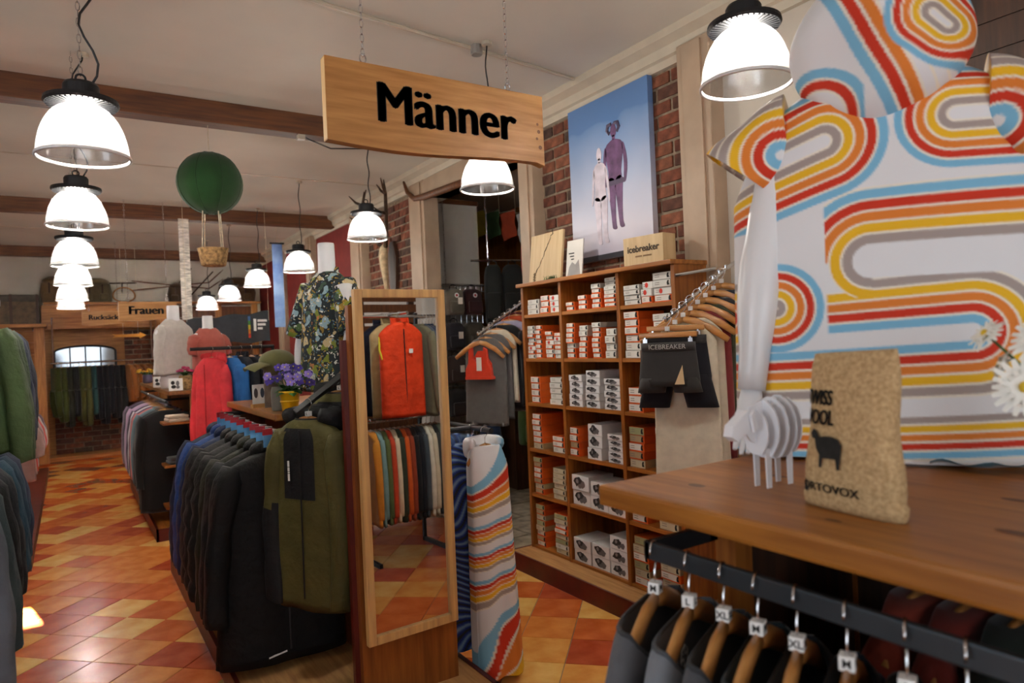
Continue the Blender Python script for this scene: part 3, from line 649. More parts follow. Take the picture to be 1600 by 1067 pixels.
MB().box(.575, 1.455, 2.50, 5.45, .0, .10, 1).box(.555, .575, 2.48, 5.47, 0, .105).box(1.455, 1.475, 2.48, 5.47, 0, .105).box(.555, 1.475, 2.48, 2.50, 0, .105).obj('plinth', [M_RED, wood('plinth_top', (196, 148, 92), (160, 112, 62), 1, .6)], G1)
MB().box(1.10, 1.36, 3.15, 4.88, .1, 1.186).obj('core', M_PANEL, G1)
MB().box(.88, 1.46, 3.63, 4.92, 1.185, 1.22, ch=.006).obj('table_top', wood('oak_top_light', (168, 116, 60), (138, 88, 40), 1, .32, coat=.3), G1)
MB().box(.90, 1.30, 4.82, 4.86, .1, 1.19).obj('divider', M_PANEL, G1)
MB().box(.945, 1.372, 2.655, 2.69, .1, 1.72).obj('end_panel', wood('end_panel_wood', (150, 88, 34), (118, 62, 20), 2, .4, coat=.2), G1)
MB().box(.925, 1.372, 2.69, 2.72, .1, 1.58).obj('red_board', M_RED, G1)
# mirror
yawm = math.radians(2.5)
mr = thing('standing_mirror', 'tall mirror in a pale wood frame fixed to the end of the jacket display', 'mirror', (1.155, 2.615, .36), yawm)
hw, hm, fwid = .205, 1.42, .034
MB().box(-hw+.02, hw-.02, 0, .012, .02, hm-.02).obj('glass', M_MIRROR, mr)
for a in ((-hw, -hw+fwid, 0, hm), (hw-fwid, hw, 0, hm), (-hw+fwid, hw-fwid, hm-fwid, hm), (-hw+fwid, hw-fwid, 0, fwid)):
    MB().box(a[0], a[1], -.014, .016, a[2], a[3], ch=.003).obj('frame_rail', M_FRAME, mr)
# left side: coats on the rail
rail('clothes_rail', 'black clothes rail carrying the dark winter coats', (.80, 3.19, 1.165), (.80, 4.66, 1.165), br=[[(.80, 4.62, 1.165), (1.12, 4.62, 1.165)], [(.80, 3.20, 1.165), (1.12, 3.20, 1.165)]])
M_BT = mat('tag_blue', (96, 160, 214), .6, var=.05); M_RT = mat('tag_red', (168, 30, 44), .5, var=.05)
CO = [(3.17, (9, 9, 11), .95, 0, 'long plain black parka, first coat next to the olive jackets', 'z'), (3.31, (13, 14, 17), .80, 0, 'charcoal black coat behind the long black parka', None), (3.43, (30, 32, 20), .80, .35, 'dark olive quilted coat between the black coats', 'z'), (3.58, (18, 17, 16), .86, 1, 'black-brown puffer coat with wide stitched baffles', 'z'), (3.74, (22, 21, 20), .84, 1, 'charcoal puffer coat next to the black-brown puffer', None), (3.90, (28, 27, 27), .82, .6, 'dark grey padded coat before the navy coats', None), (4.05, (26, 40, 74), .82, .5, 'navy blue padded coat on the dark coat rail', None), (4.20, (36, 66, 124), .84, .4, 'royal blue coat on the dark coat rail', 'z'), (4.32, (28, 36, 58), .80, .4, 'dark navy coat, last coat before the coral jacket', None)]
for i, (y, c, L, q, lab, zp) in enumerate(CO):
    y += .075
    p = on_rail((.80, y, 1.165), 0, 'wooden hanger holding the '+lab.split(',')[0], 'dark coat', cube='-')
    t = garment('winter_coat', lab, 'coat', p, random.uniform(-.06, .06), 'winter coats on the rail', Wd=.25, L=L, b0=.068 if q else .055, m=shell(c), sl=.66, seed=i+1, quilt=q, hood=shell(c), zipc=M_BLACK if zp else None, r0=.1, r1=.075, splay=.09, hemw=1.2, fold=1.5)
    tg = thing('hang_tag', 'light blue tag on the '+lab.split(',')[0].split(' with')[0].split(' on')[0].split(' behind')[0].split(' before')[0].split(' between')[0].split(' next')[0], 'tag', (p[0]-.06, p[1]-.04, p[2]+.098), .1+random.uniform(-.3, .3), 'blue tags on the coat rail')
    MB().box(-.02, .02, -.001, .001, -.065, 0).obj('card', M_BT, tg); MB().box(-.022, .022, -.004, .004, -.01, .018).obj('clip', M_RT, tg); MB().tube([(0, 0, .0), (.03, .02, .012), (.06, .04, .006)], .0015, 4).obj('string', M_PAPER, tg)
MB().tube([(-.10, -.088, -.905), (-.075, -.089, -.900), (-.05, -.089, -.897), (-.02, -.089, -.892)], [.004, .005, .004, .0045], 6).obj('logo_mark', M_WHITE, bpy.data.objects['winter_coat'])
# olive jackets on the sloping arm
arm = thing('sloping_rail', 'sloping black display arm holding two olive jackets', 'rail', (1.10, 2.95, 1.487))
MB().tube([(0, 0, 0), (-.30, 0, -.205)], .0165, 4).obj('bar', M_BLACK, arm); MB().box(-.005, .02, -.02, .02, -1.387, .05).obj('post', M_BLACK, arm)
M_OL = shell((78, 74, 38)); M_OLB = shell((24, 25, 28))
for i, (x, z, lab, gz) in enumerate(((.855, 1.317, 'olive zip jacket with black hood and black chest panel, outermost on the arm', -1.05), (1.0, 1.418, 'olive and black jacket tucked behind the outermost olive jacket', -1.0))):
    q = (x, 2.95, z-HK+.018); hanger(q, gz, hw=.18, label='wooden hanger with black badge in the '+('outer' if i == 0 else 'inner')+' olive jacket', group='olive jacket hangers', cube='L', badge=True)
    t = garment('rain_jacket', lab, 'jacket', (q[0], q[1], q[2]-.014), gz, 'olive jackets on the arm', Wd=.19, L=.80, b0=.055, m=M_OL, sl=.70, seed=31+i, hood=M_OLB, r0=.085, r1=.065, splay=.02, fwd=-.06, zipc=M_OLB, hoods=1.3)
    kids = {c.name.split('.')[0]: c for c in t.children}; slv = [c for c in t.children if c.name.startswith('sleeve')]
    patch(kids['body'], lambda x, y, z: -.09 < x < .06 and y < 0 and -.31 < z < -.03, .003, 'chest_panel', M_OLB, t)
    for z0, z1 in ((-.16, -.185), (-.188, -.204), (-.207, -.212), (-.215, -.245)): MB().box(-.0655, -.0585, -.0725, -.066, z1, z0).obj('logo_mark', M_WHITE, t)
    patch(slv[0], lambda x, y, z: z < -.36, .003, 'cuff_panel', M_OLB, t)
# right side of the unit: two hooded ponchos near the mirror
rail('clothes_rail', 'black clothes rail behind the mirror carrying two long ponchos', (1.57, 2.62, 1.15), (1.57, 4.2, 1.15), br=[[(1.57, 2.80, 1.15), (1.33, 2.80, 1.15)], [(1.57, 4.1, 1.15), (1.33, 4.1, 1.15)]])
def paint(o, fn, name='print'):
    me = o.data; n = len(me.vertices); co = np.empty(n*3); me.vertices.foreach_get('co', co); co = co.reshape(-1, 3)
    c = sum(fn(co+np.array(j)) for j in ((0, 0, 0), (.0012, 0, .0006), (-.0012, 0, -.0006), (-.0006, 0, .0012), (.0006, 0, -.0012)))/5; a = me.color_attributes.new(name, 'FLOAT_COLOR', 'POINT'); a.data.foreach_set('color', np.concatenate([c, np.ones((n, 1))], 1).ravel())
PAL = np.array([lin(c) for c in ((228, 228, 230), (126, 186, 218), (206, 56, 32), (226, 130, 52), (236, 184, 38), (168, 154, 148))])
CREAM = np.array(lin((238, 230, 214)))
def bands(d, w=.0245, gap=.0052, order=(1, 2, 3, 4, 5)):
    """stripe colour for distance d (0 = outer edge of the first stripe); -1 outside"""
    idx = np.floor(d/w).astype(int); fr = d-idx*w; ok = (d >= 0) & (idx < 5)
    out = np.tile(PAL[0], (len(d), 1)); o = np.array(order)
    out[ok] = PAL[o[np.clip(idx, 0, 4)]][ok]; g = ok & (fr > w-gap); out[g] = CREAM
    return out, ok
def stripes_long(co):
    d = np.mod(-co[:, 2]*1.0+.35*np.sin(co[:, 0]*9)*.12+.12*np.sin(co[:, 2]*7), .21)-.02; c, ok = bands(d, .03); return c
def waves_blue(co):
    k = np.sin(co[:, 2]*150+10*np.sin(co[:, 0]*14+co[:, 2]*9)); c = np.tile(np.array(lin((30, 48, 118))), (len(co), 1)); c[k > .3] = lin((66, 96, 158)); c[k > .8] = lin((120, 150, 180)); c[k < -.75] = lin((38, 44, 40)); return c
for i, (y, fn, lab, mn, xx) in enumerate(((2.68, stripes_long, 'long poncho with orange, red and yellow stripes hanging beside the mirror', 'poncho_print', 1.61), (2.80, waves_blue, 'blue wave-patterned poncho hanging between mirror and striped poncho', 'blue_print', 1.53))):
    p = on_rail((1.57, y, 1.15), .1 if i else -.12, 'wooden hanger holding the '+('blue' if i else 'striped')+' poncho by the mirror', 'poncho', hw=.095)
    t = thing('hooded_poncho', lab, 'poncho', (p[0]+(-.05 if i else .0), p[1], p[2]), .1 if i else -.12, 'ponchos beside the mirror')
    b = torso(.105, 1.04-.11*i, .05, 61+i, 1.5, nu=110, nv=260, hemw=1.0+.35*(1-i), drop=.10).obj('body', attr_mat(mn), t, smooth=True); paint(b, fn)
    h = hood_mb(.9).obj('hood', attr_mat(mn), t, smooth=True); paint(h, fn)
# far end: coral jacket rack
rail('clothes_rail', 'black rail at the far end of the unit carrying the coral jacket', (.72, 5.3, 1.585), (1.30, 5.3, 1.585), br=[[(1.29, 5.3, 1.585), (1.29, 5.3, .1)]])
p = on_rail((.86, 5.3, 1.585), -PI/2+.55, 'wooden hanger holding the coral rain jacket', 'coral rack', hw=.14)
garment('rain_jacket', 'bright coral hooded rain jacket hanging beside the dark coats', 'jacket', p, -PI/2+.55, 'coral jacket', Wd=.15, L=.84, b0=.06, m=shell((238, 70, 78)), sl=.62, seed=77, hood=shell((232, 66, 74)), hemw=1.2, zipc=shell((214, 54, 66)), r0=.065, r1=.05)
for i, (x, c, lab) in enumerate(((.98, (44, 108, 178), 'bright blue jacket behind the coral jacket'), (1.06, (30, 32, 40), 'black jacket with white trim behind the coral jacket'), (1.13, (38, 38, 44), 'dark grey jacket at the far rack behind the olive cap'), (1.20, (24, 30, 46), 'navy jacket at the far rack behind the olive cap'))):
    p = on_rail((x, 5.3, 1.585), -PI/2+.3, 'wooden hanger holding the '+lab.split(' behind')[0].split(' at')[0], 'coral rack', hw=.17)
    garment('jacket', lab, 'jacket', p, -PI/2+.3, 'jackets behind the coral jacket', Wd=.18, L=.66, b0=.045, m=shell(c), sl=.5, seed=80+i, zipc=M_WHITE if i == 1 else None)
# floral mannequin
mannequin('white headless mannequin standing on the wooden top in a floral shirt', (1.235, 3.78, 1.22), -1.25, .92, arms=[(1, [(.17, -.02, .66), (.262, -.05, .40), (.262, -.10, .15)]), (-1, [(-.17, 0, .66), (-.25, .0, .40), (-.25, -.05, .15)])], sc=.88, ar=1.15)
def hawaii():
    m = bpy.data.materials.new('floral_print'); m.use_nodes = True; N = m.node_tree.nodes; L = m.node_tree.links; b = N['Principled BSDF']; b.inputs['Roughness'].default_value = .8
    tc = N.new('ShaderNodeTexCoord')
    def vor(scale, feat='F1'):
        v = N.new('ShaderNodeTexVoronoi'); v.inputs['Scale'].default_value = scale; v.feature = feat
        n = N.new('ShaderNodeTexNoise'); n.inputs['Scale'].default_value = scale*.8; mx = N.new('ShaderNodeMixRGB'); mx.inputs[0].default_value = .12
        L.new(tc.outputs['Object'], n.inputs[0]); L.new(tc.outputs['Object'], mx.inputs[1]); L.new(n.outputs['Color'], mx.inputs[2]); L.new(mx.outputs[0], v.inputs['Vector']); return v
    col = None; base = N.new('ShaderNodeRGB'); base.outputs[0].default_value = (*lin((22, 34, 38)), 1); prev = base.outputs[0]
    for sc, th, cs in ((20, .42, ((128, 140, 44), (58, 84, 66), (150, 120, 40), (84, 110, 60))), (15, .36, ((214, 216, 206), (150, 178, 190), (206, 186, 140), (190, 198, 204))), (34, .30, ((188, 150, 50), (224, 224, 214), (96, 130, 150), (196, 120, 70)))):
        v = vor(sc); lt = N.new('ShaderNodeMath'); lt.operation = 'LESS_THAN'; lt.inputs[1].default_value = th; L.new(v.outputs['Distance'], lt.inputs[0])
        r = N.new('ShaderNodeValToRGB'); r.color_ramp.interpolation = 'CONSTANT'; e = r.color_ramp.elements
        e[0].position = 0; e[0].color = (*lin(cs[0]), 1); e[1].position = .3; e[1].color = (*lin(cs[1]), 1)
        for k in (2, 3): q = e.new(.25*k+.05); q.color = (*lin(cs[k]), 1)
        L.new(v.outputs['Color'], r.inputs[0]); gate = N.new('ShaderNodeMath'); gate.operation = 'MULTIPLY'; L.new(lt.outputs[0], gate.inputs[0]); gate.inputs[1].default_value = .95
        mx = N.new('ShaderNodeMixRGB'); L.new(gate.outputs[0], mx.inputs[0]); L.new(prev, mx.inputs[1]); L.new(r.outputs[0], mx.inputs[2]); prev = mx.outputs[0]
    L.new(prev, b.inputs['Base Color']); return m
M_HAW = hawaii()
hs = thing('floral_shirt', 'dark short-sleeved shirt with tropical flower print on the headless mannequin', 'shirt', (1.235, 3.78, 1.22+.745), -1.25)
torso(.17, .66, .105, 90, .9, hemw=1.12, neck=.07, drop=.11).obj('body', M_HAW, hs, smooth=True)
for s in (-1, 1):
    rings = [[(s*(.145+.095*t) + .065*math.cos(u)*(.8+.3*t), -.02*t+.085*math.sin(u)*(.85+.25*t), -.06-.27*t+.03*math.cos(u)*s) for u in np.linspace(0, 2*PI, 18, endpoint=False)] for t in np.linspace(0, 1, 9)]
    MB().loft(rings, True, True).obj('sleeve', M_HAW, hs, smooth=True)
collar(.035, .075).obj('collar', M_HAW, hs, smooth=True)
# things on the table top
def flower_pot():
    t = thing('flower_pot', 'bright yellow metal pot with purple flowers on the table corner', 'plant pot', (.985, 3.73, 1.22))
    MB().lathe([(.036, 0), (.040, .002), (.052, .095), (.057, .1), (.058, .112), (.054, .112), (.05, .1), (.04, .08)], 28, cap0=True, cap1=True).obj('pot', mat('pot_yellow', (236, 184, 20), .35, var=.05), t, smooth=True)
    MB().lathe([(.046, .05), (.0495, .053), (.0505, .058), (.049, .062)], 28).obj('ridge', mat('pot_yellow', (236, 184, 20), .35, var=.05), t)
    for k in range(16):
        a = random.uniform(0, 2*PI); el = random.uniform(.1, .9); L_ = random.uniform(.07, .11); d = Vector((math.cos(a)*math.cos(el), math.sin(a)*math.cos(el), math.sin(el))); b = Vector((0, 0, .10)); s_ = d.cross(Vector((0, 0, 1))).normalized(); w = .028
        MB().add([b, b+d*L_*.4+s_*w, b+d*L_*.8+s_*w*.7+Vector((0, 0, -.01)), b+d*L_+Vector((0, 0, -.025)), b+d*L_*.8-s_*w*.7+Vector((0, 0, -.01)), b+d*L_*.4-s_*w, b+d*L_*.5+Vector((0, 0, .012))], [(0, 1, 6), (1, 2, 6), (2, 3, 6), (3, 4, 6), (4, 5, 6), (5, 0, 6)]).obj('leaf', M_LEAF, t, smooth=True)
    mp_ = [mat('petal_purple', (84, 62, 168), .6, var=.15, vs=40), mat('petal_lilac', (140, 120, 206), .6, var=.15, vs=40), mat('petal_dark', (60, 40, 130), .6, var=.15, vs=40)]
    for k in range(30):
        a = random.uniform(0, 2*PI); r = .13*math.sqrt(random.random()); z = .2+.07*random.random()-r*.45; c = Vector((r*math.cos(a), r*math.sin(a)*.9, z)); n = Vector((c.x*2.5-.3, c.y*2.5-.8, .5)).normalized()
        u_ = n.cross(Vector((0, 0, 1))).normalized(); v_ = n.cross(u_); mb = MB()
        for p_ in range(5):
            q = p_*2*PI/5+a; d = u_*math.cos(q)+v_*math.sin(q); e = u_*math.cos(q+PI/2)+v_*math.sin(q+PI/2); R_ = .021
            mb.add([c, c+d*R_*.6+e*R_*.5+n*.003, c+d*R_*1.1+e*R_*.28, c+d*R_*1.1-e*R_*.28, c+d*R_*.6-e*R_*.5+n*.003], [(0, 1, 2), (0, 2, 3), (0, 3, 4)])
        sph(mb, c+n*.003, .004, 6, 4, 1); mb.tube([(0, 0, .1), c*.6+Vector((0, 0, .05)), c], .0018, 4, 2)
        mb.obj('flower', [mp_[k % 3], mat('petal_eye', (240, 214, 90), .6), M_LEAF], t)
flower_pot()
vz = thing('vase', 'small grey vase behind the yellow flower pot', 'vase', (.955, 3.86, 1.22)); MB().lathe([(.03, 0), (.034, .01), (.036, .10), (.03, .13), (.026, .13), (.03, .1)], 20, cap0=True).obj('body', mat('vase_grey', (120, 122, 116), .4), vz, smooth=True)
cp = thing('card_display', 'light wood card holder with blue and white leaflets', 'display stand', (.955, 4.2, 1.22), .2)
MB().box(-.07, .07, -.02, .02, 0, .022, ch=.002).obj('foot', M_PINE, cp)
for k, (x, c) in enumerate(((-.045, (224, 220, 214)), (-.005, (232, 230, 226)), (.04, (110, 160, 210)))):
    cd_ = MB().box(x-.02, x+.022, -.002+.003*k, .001+.003*k, .02, .135).obj('leaflet', mat('leaflet_%d' % k, c, .6), cp)
    MB().prism([(x+.001+.012*math.cos(a), .085+.03*math.sin(a)) for a in np.linspace(0, 2*PI, 10, endpoint=False)], -.0035+.003*k, -.002+.003*k).obj('print', mat('leaflet_print_%d' % k, ((70, 60, 60), (60, 70, 90), (190, 214, 236))[k], .6), cd_)
st = thing('cap_stand', 'thin black photo stand carrying the olive cap', 'stand', (1.0, 4.12, 1.22)); MB().box(-.055, .055, -.006, .006, .0, .26).obj('panel', mat('stand_photo', (120, 104, 92), .5, var=.3, vs=12), st)
cap_ = thing('baseball_cap', 'olive green baseball cap displayed above the flowers', 'cap', (1.02, 4.1, 1.485), .15)
sph(MB(), (0, 0, 0), .1, 20, 12, 0, (1.05, 1, .72)).obj('crown', fabric((104, 102, 62)), cap_, smooth=True)
br_ = []
for i in range(9):
    t = i/8; br_.append([(-.075-.12*t*math.cos((j/10-.5)*1.5), (j/10-.5)*.17*(1-.12*t), .005-.03*t*t-.02*((j/10-.5)*2)**2) for j in range(11)])
vb = MB().loft(br_, False, False, closed=False); vb.loft([[(x, y, z-.006) for x, y, z in r] for r in br_], False, False, closed=False); vb.obj('visor', fabric((112, 108, 66)), cap_, smooth=True)
# ================================================================== counter with the striped poncho
TZ = 1.25
ct = thing('display_counter', 'brown wooden counter carrying the poncho mannequin and the burlap bag', 'counter', (0, 0, 0))
MB().box(.89, 1.62, -.6, 1.075, 1.208, TZ, ch=.008).obj('table_top', wood('counter_oak', (168, 108, 38), (132, 78, 20), 1, .45, coat=.08), ct)
kn = mat('knot_dark', (96, 52, 20), .5)
for (x, y, a, b) in ((1.02, .93, .012, .02), (1.2, .88, .01, .026), (1.10, .42, .012, .03), (1.3, .5, .01, .02), (.98, .62, .006, .014)):
    MB().add([(x+a*math.cos(t), y+b*math.sin(t), TZ+.0006) for t in np.linspace(0, 2*PI, 12, endpoint=False)], [tuple(range(12))]).obj('knot', kn, ct)
for (x, y) in ((1.12, .93), (1.535, .93), (1.12, -.5), (1.535, -.5)): MB().box(x-.025, x+.025, y-.025, y+.025, 0, 1.21).obj('leg', M_SHELF, ct)
MB().box(1.515, 1.535, -.5, .93, .08, 1.21).obj('back_panel', M_DARKW, ct); MB().box(1.10, 1.56, -.53, .96, .08, .12).obj('bottom_shelf', M_DARKW, ct)
MB().box(.86, 1.57, -.62, 1.0, 0, .08).obj('plinth', M_RED, ct); MB().box(1.14, 1.52, .915, .935, .08, 1.21).obj('end_panel', M_DARKW, ct)
rl = thing('clothes_rail', 'flat dark steel rail under the counter edge carrying size-marked hangers', 'rail', (.88, .93, 1.155))
MB().box(-.006, .006, -1.4, 0, -.016, .016, ch=.002).obj('bar', M_STEEL, rl); MB().box(-.006, .18, -.012, 0, -.016, .016).obj('bracket', M_BLACKM, rl); MB().box(.16, .18, -.012, .0, -.016, .054).obj('bracket', M_BLACKM, rl)
FH = [(.912, 'M', (86, 88, 94), 'heather grey T-shirt at the rail end next to the box shelf'), (.83, 'L', (118, 124, 134), 'pale grey T-shirt with a printed emblem inside the neck'), (.756, 'XL', (74, 77, 84), 'mid grey T-shirt between the pale grey and petrol ones'), (.69, 'M', (40, 62, 70), 'dark petrol T-shirt on the counter rail'), (.622, 'XL', (34, 40, 50), 'slate T-shirt on the counter rail'), (.545, 'M', (26, 40, 60), 'navy T-shirt on the counter rail'), (.465, 'L', (22, 26, 34), 'black T-shirt below the daisies'), (.395, 'S', (38, 40, 44), 'charcoal T-shirt, last on the counter rail'), (.31, 'M', (30, 36, 40), 'dark grey T-shirt on the hidden end of the counter rail')]
for i, (y, sz, c, lab) in enumerate(FH):
    a = .42+random.uniform(-.02, .02) + (-.06 if i == 3 else 0)
    hanger((.88, y, 1.171-.102), a, 'curved wooden hanger with white size cube '+sz+', '+['at the rail end', 'second from the rail end', 'third from the rail end', 'fourth from the rail end', 'fifth from the rail end', 'sixth from the rail end', 'seventh from the rail end', 'eighth from the rail end', 'ninth from the rail end'][i], 'hangers on the counter rail', cube=sz, long=True)
    t = garment('t_shirt', lab, 'T-shirt', (.88, y, 1.035), a, 'T-shirts on the counter rail', Wd=.235, L=.68, b0=.03, m=fabric(c), sl=.2, seed=120+i, coll=False, r0=.075, r1=.085, splay=.05, neck=.125, drop=.085, dip=.06, cap=False)
    if i == 1:
        em = MB(); hx = [(.03+.02*math.cos(k*PI/3+.3), -.06+.02*math.sin(k*PI/3+.3)) for k in range(7)]
        for k in range(6):
            em.tube([(hx[k][0], .024, hx[k][1]), (hx[k+1][0], .024, hx[k+1][1])], .0013, 4); em.tube([(.03+(hx[k][0]-.03)*.25, .024, -.06+(hx[k][1]+.06)*.25), (hx[k][0]*.85+.0045, .024, hx[k][1]*.85-.009)], .0011, 4)
        em.obj('neck_emblem', M_WHITE, t); text('neck_print', 'ORTOVOX', .012, M_WHITE, t, (-.03, .024, -.06), (PI/2, 0, 0), .0003, 0)
    MB().tube([(.125*math.copysign(abs(math.cos(u))**.75, math.cos(u)), .045*math.sin(u), .012-.06*max(0, -math.sin(u))) for u in np.linspace(0, 2*PI, 25)], .005, 6, cap=False).obj('neck_band', fabric(tuple(int(v*.6) for v in c)), t, smooth=True)
rail('clothes_rail', 'inner rail under the counter holding the rust sweaters', (1.31, .85, 1.12), (1.31, -.4, 1.12), br=[[(1.31, .84, 1.12), (1.31, .84, 1.215)], [(1.31, -.39, 1.12), (1.31, -.39, 1.215)]])
for i, (y, c, nm) in enumerate(((.66, (128, 46, 28), 'rust red'), (.58, (112, 36, 26), 'brick red'), (.50, (34, 42, 36), 'dark green'), (.42, (26, 28, 32), 'black'), (.33, (40, 26, 28), 'dark maroon'), (.24, (24, 26, 30), 'ink black'))):
    p = on_rail((1.31, y, 1.12), 0, 'wooden hanger holding the %s sweater under the counter' % nm, 'under-counter', hw=.15)
    garment('sweater', nm+' sweater hanging in the shade under the counter', 'sweater', p, 0, 'sweaters under the counter', Wd=.155, L=.6, b0=.035, m=fabric(c), sl=.5, seed=140+i, coll=False, r0=.05, r1=.04, splay=.01)
# poncho mannequin
PM = (1.58, .84, TZ); PR = math.radians(-62)
mannequin('white mannequin with bare arm standing on the counter, wearing the striped poncho', PM, PR, .92, arms=[(-1, [(-.2, -.02, .78), (-.262, -.08, .45), (-.288, -.13, .16)])], sc=1.05, ar=1.35)
def seg(co, a, b):
    p = co[:, [0, 2]]; a = np.array(a); b = np.array(b); d = b-a; t = np.clip(((p-a)@d)/(d@d), 0, 1); return np.linalg.norm(p-(a+t[:, None]*d), axis=1)
def put(out, mask, col): out[mask] = col[mask]
def poncho_print(co):
    s, z = co[:, 0], co[:, 2]; out = np.tile(PAL[0], (len(co), 1))
    def lay(d0, w, order, mask=None, gap=.0048):
        c, ok = bands(d0, w, gap, order); 
        if mask is not None: ok = ok & mask
        out[ok] = c[ok]
    inv = (5, 4, 3, 2, 1); fwd_ = (1, 2, 3, 4, 5)
    # lower hem bands
    zz = z-.045*(s-.02); lay(.103-zz, .0182, inv)
    # right serpentine
    dB = seg(co, (-.9, .235), (.146, .277)); lowB = z < .263+.04*(s-.02)
    lay(dB-.018, .0225, fwd_, (lowB | ((s > -.12) & (z < .437))) & ~((s < -.04) & (dB > .106) & (z > .3)))
    dA = seg(co, (-.03, .437), (.9, .42)); lay(dA-.037, .0245, inv, (z > .437-.02*s) & (s > -.12))
    lay(dA-.037, .0245, inv, (s < -.03) & (s > -.12) & (dA < .084) & (z > .36))
    ins = (dA < .037) & (s > -.12); out[ins] = PAL[0]
    # left circle
    d4 = np.hypot(s+.228, z-.347); lay(.102-d4, .0205, fwd_, s > -.275)
    d5 = np.hypot(s+.345, z-.33); lay(.085-d5, .022, inv, s <= -.275)
    # shoulder loops
    d1 = seg(co, (-.5, .60), (-.115, .712)); lay(.128-d1, .0228, fwd_, (s < .03) & (z > .53))
    d2 = seg(co, (.135, .727), (.7, .70)); lay(.112-d2, .0198, fwd_, (s > .02) & (z > .58))
    k = (s < -.20) & (z > .78); lay(np.mod(.95-z+.35*(s+.2), .13), .022, fwd_, k)
    b = co[:, 1] > .02                                   # front of the garment: plain horizontal stripes
    c, ok = bands(np.mod(z, .22)-.03, .03, .005, fwd_); out[b] = c[b]
    return out
hp_ = thing('hooded_poncho', 'white hooded surf poncho with orange, red, yellow and blue loop stripes on the counter', 'poncho', PM, PR)
M_PON = attr_mat('poncho_print')
slim = lambda q: 1+.36*min(1, (max(0, q-.02)/.22))**.7+.10*q
def shift(mb, dz): mb.v = [(x, y, z+dz) for x, y, z in mb.v]; return mb
o = shift(torso(.24, .862, .115, 205, .55, nu=520, nv=330, hemw=1.4, slim=slim, drop=.075, neck=.12, even=True), .855).obj('body', M_PON, hp_, smooth=True); paint(o, poncho_print)
def sleeve_print(co):
    s, z = -np.abs(co[:, 0]), co[:, 2]; d = np.hypot((s+.205)*1.0, z-.70); c, ok = bands(d-.012, .026, .005, (1, 2, 3, 4, 5)); 
    c2, ok2 = bands(np.mod(d-.142, .15), .024, .005, (5, 4, 3, 2, 1)); c[d > .142] = c2[d > .142]; return c
for sx in (-1, 1):
    rings = []
    for t in np.linspace(0, 1, 70):
        cx = .195+.115*t; cz = .755-.075*t; ax = Vector((.08+.70*t, 0, (.99-.36*t))).normalized(); hh = .112-.014*t+.004*math.sin(9*t); dy = .10+.01*t
        rings.append([(sx*(cx+ax.x*hh*math.cos(u)), -.03*t+dy*math.sin(u)*(1+.05*math.sin(5*u)), cz+ax.z*hh*math.cos(u)) for u in np.linspace(0, 2*PI, 140, endpoint=False)])
    rings.append([(x*.985, y*.9, z+.01) for x, y, z in rings[-1]])
    o = MB().loft(rings, True, False).obj('sleeve', M_PON, hp_, smooth=True); paint(o, sleeve_print)
def hood_print(co):
    s, z = co[:, 0], co[:, 2]; out = np.tile(PAL[0], (len(co), 1))
    P, Q = np.array((-.105, 1.06)), np.array((.01, .80)); d = (Q-P)/np.linalg.norm(Q-P); n = np.array((d[1], -d[0])); e = (np.stack([s, z], 1)-P)@(-n)
    c, ok = bands(e+.02, .026, .006, (1, 2, 3, 0, 0)); out[ok] = c[ok]
    d2 = seg(co, (.10, .925), (.125, .90)); c, ok = bands(.088-d2, .0165, .004, (1, 2, 3, 4, 5)); out[ok] = c[ok]
    d3 = np.hypot(s+.135, z-.76); c, ok = bands(.115-d3, .024, .005, (1, 2, 0, 0, 0)); ok &= s < -.03; out[ok] = c[ok]
    return out
rings = []
for i in range(140):
    t = i/139; th = PI*max(.03, min(.97, t)); zc = .915; R_ = math.sin(th)
    rg = []
    for u in np.linspace(0, 2*PI, 260, endpoint=False):
        x = .185*R_**.8*math.cos(u); y = -.045+.135*R_**.8*math.sin(u)*(1+.05*math.sin(5*u+4*t)); z = zc+.17*math.cos(th)
        z -= .035*(max(0, -math.sin(u))**2)*max(0, t-.45)*2 - .05*(abs(x)/.178)**2*max(0, t-.4)*1.3
        y += .016*math.sin(16*x+11*z)+.012*math.sin(30*z-9*x); rg.append((x, y, z))
    rings.append(rg)
o = MB().loft(rings).obj('hood', M_PON, hp_, smooth=True); paint(o, hood_print)
fl = MB()
rr = [[(.06+.34*i/30, -.135-.05*math.sin(PI*j/8)+.012*math.sin(i*.6), .004+.016*math.sin(PI*j/8)*(1+.3*math.sin(i*.9))) for j in range(9)] for i in range(31)]
o = fl.loft(rr, False, False, closed=False).obj('trailing_hem', M_PON, hp_, smooth=True); paint(o, lambda co: np.where((co[:, 1] < -.158)[:, None], PAL[1], PAL[0]))
# burlap bag
bag = thing('burlap_bag', 'tan burlap bag printed SWISS WOOL with a black sheep on the counter', 'bag', (1.05, .63, TZ), math.radians(-97))
BH = .258
def bag_dims(z):
    t = z/BH; hw = .083+.004*math.sin(t*9)-.010*t+(.006 if t < .08 else 0); d = .034*max(.05, math.sin(PI*min(1, .12+t*.86)))**.6*(1-.35*t)+.004; return hw, d
rings = []
for i in range(40):
    z = BH*i/39; hw, d = bag_dims(z); lean = .018*(z/BH)
    if i == 0: d *= .8
    rings.append([(hw*math.copysign(abs(math.cos(u))**.55, math.cos(u)), lean+d*math.copysign(abs(math.sin(u))**.8, math.sin(u))*(1+.05*math.sin(3*u+z*30)), z+(.004*math.cos(u) if i > 36 else 0)) for u in np.linspace(0, 2*PI, 48, endpoint=False)])
MB().loft(rings).obj('sack', mat('burlap', (200, 170, 126), .95, var=.2, vs=150, bump=.6, bs=320, bd=.002, c2=(164, 134, 92)), bag, smooth=True)
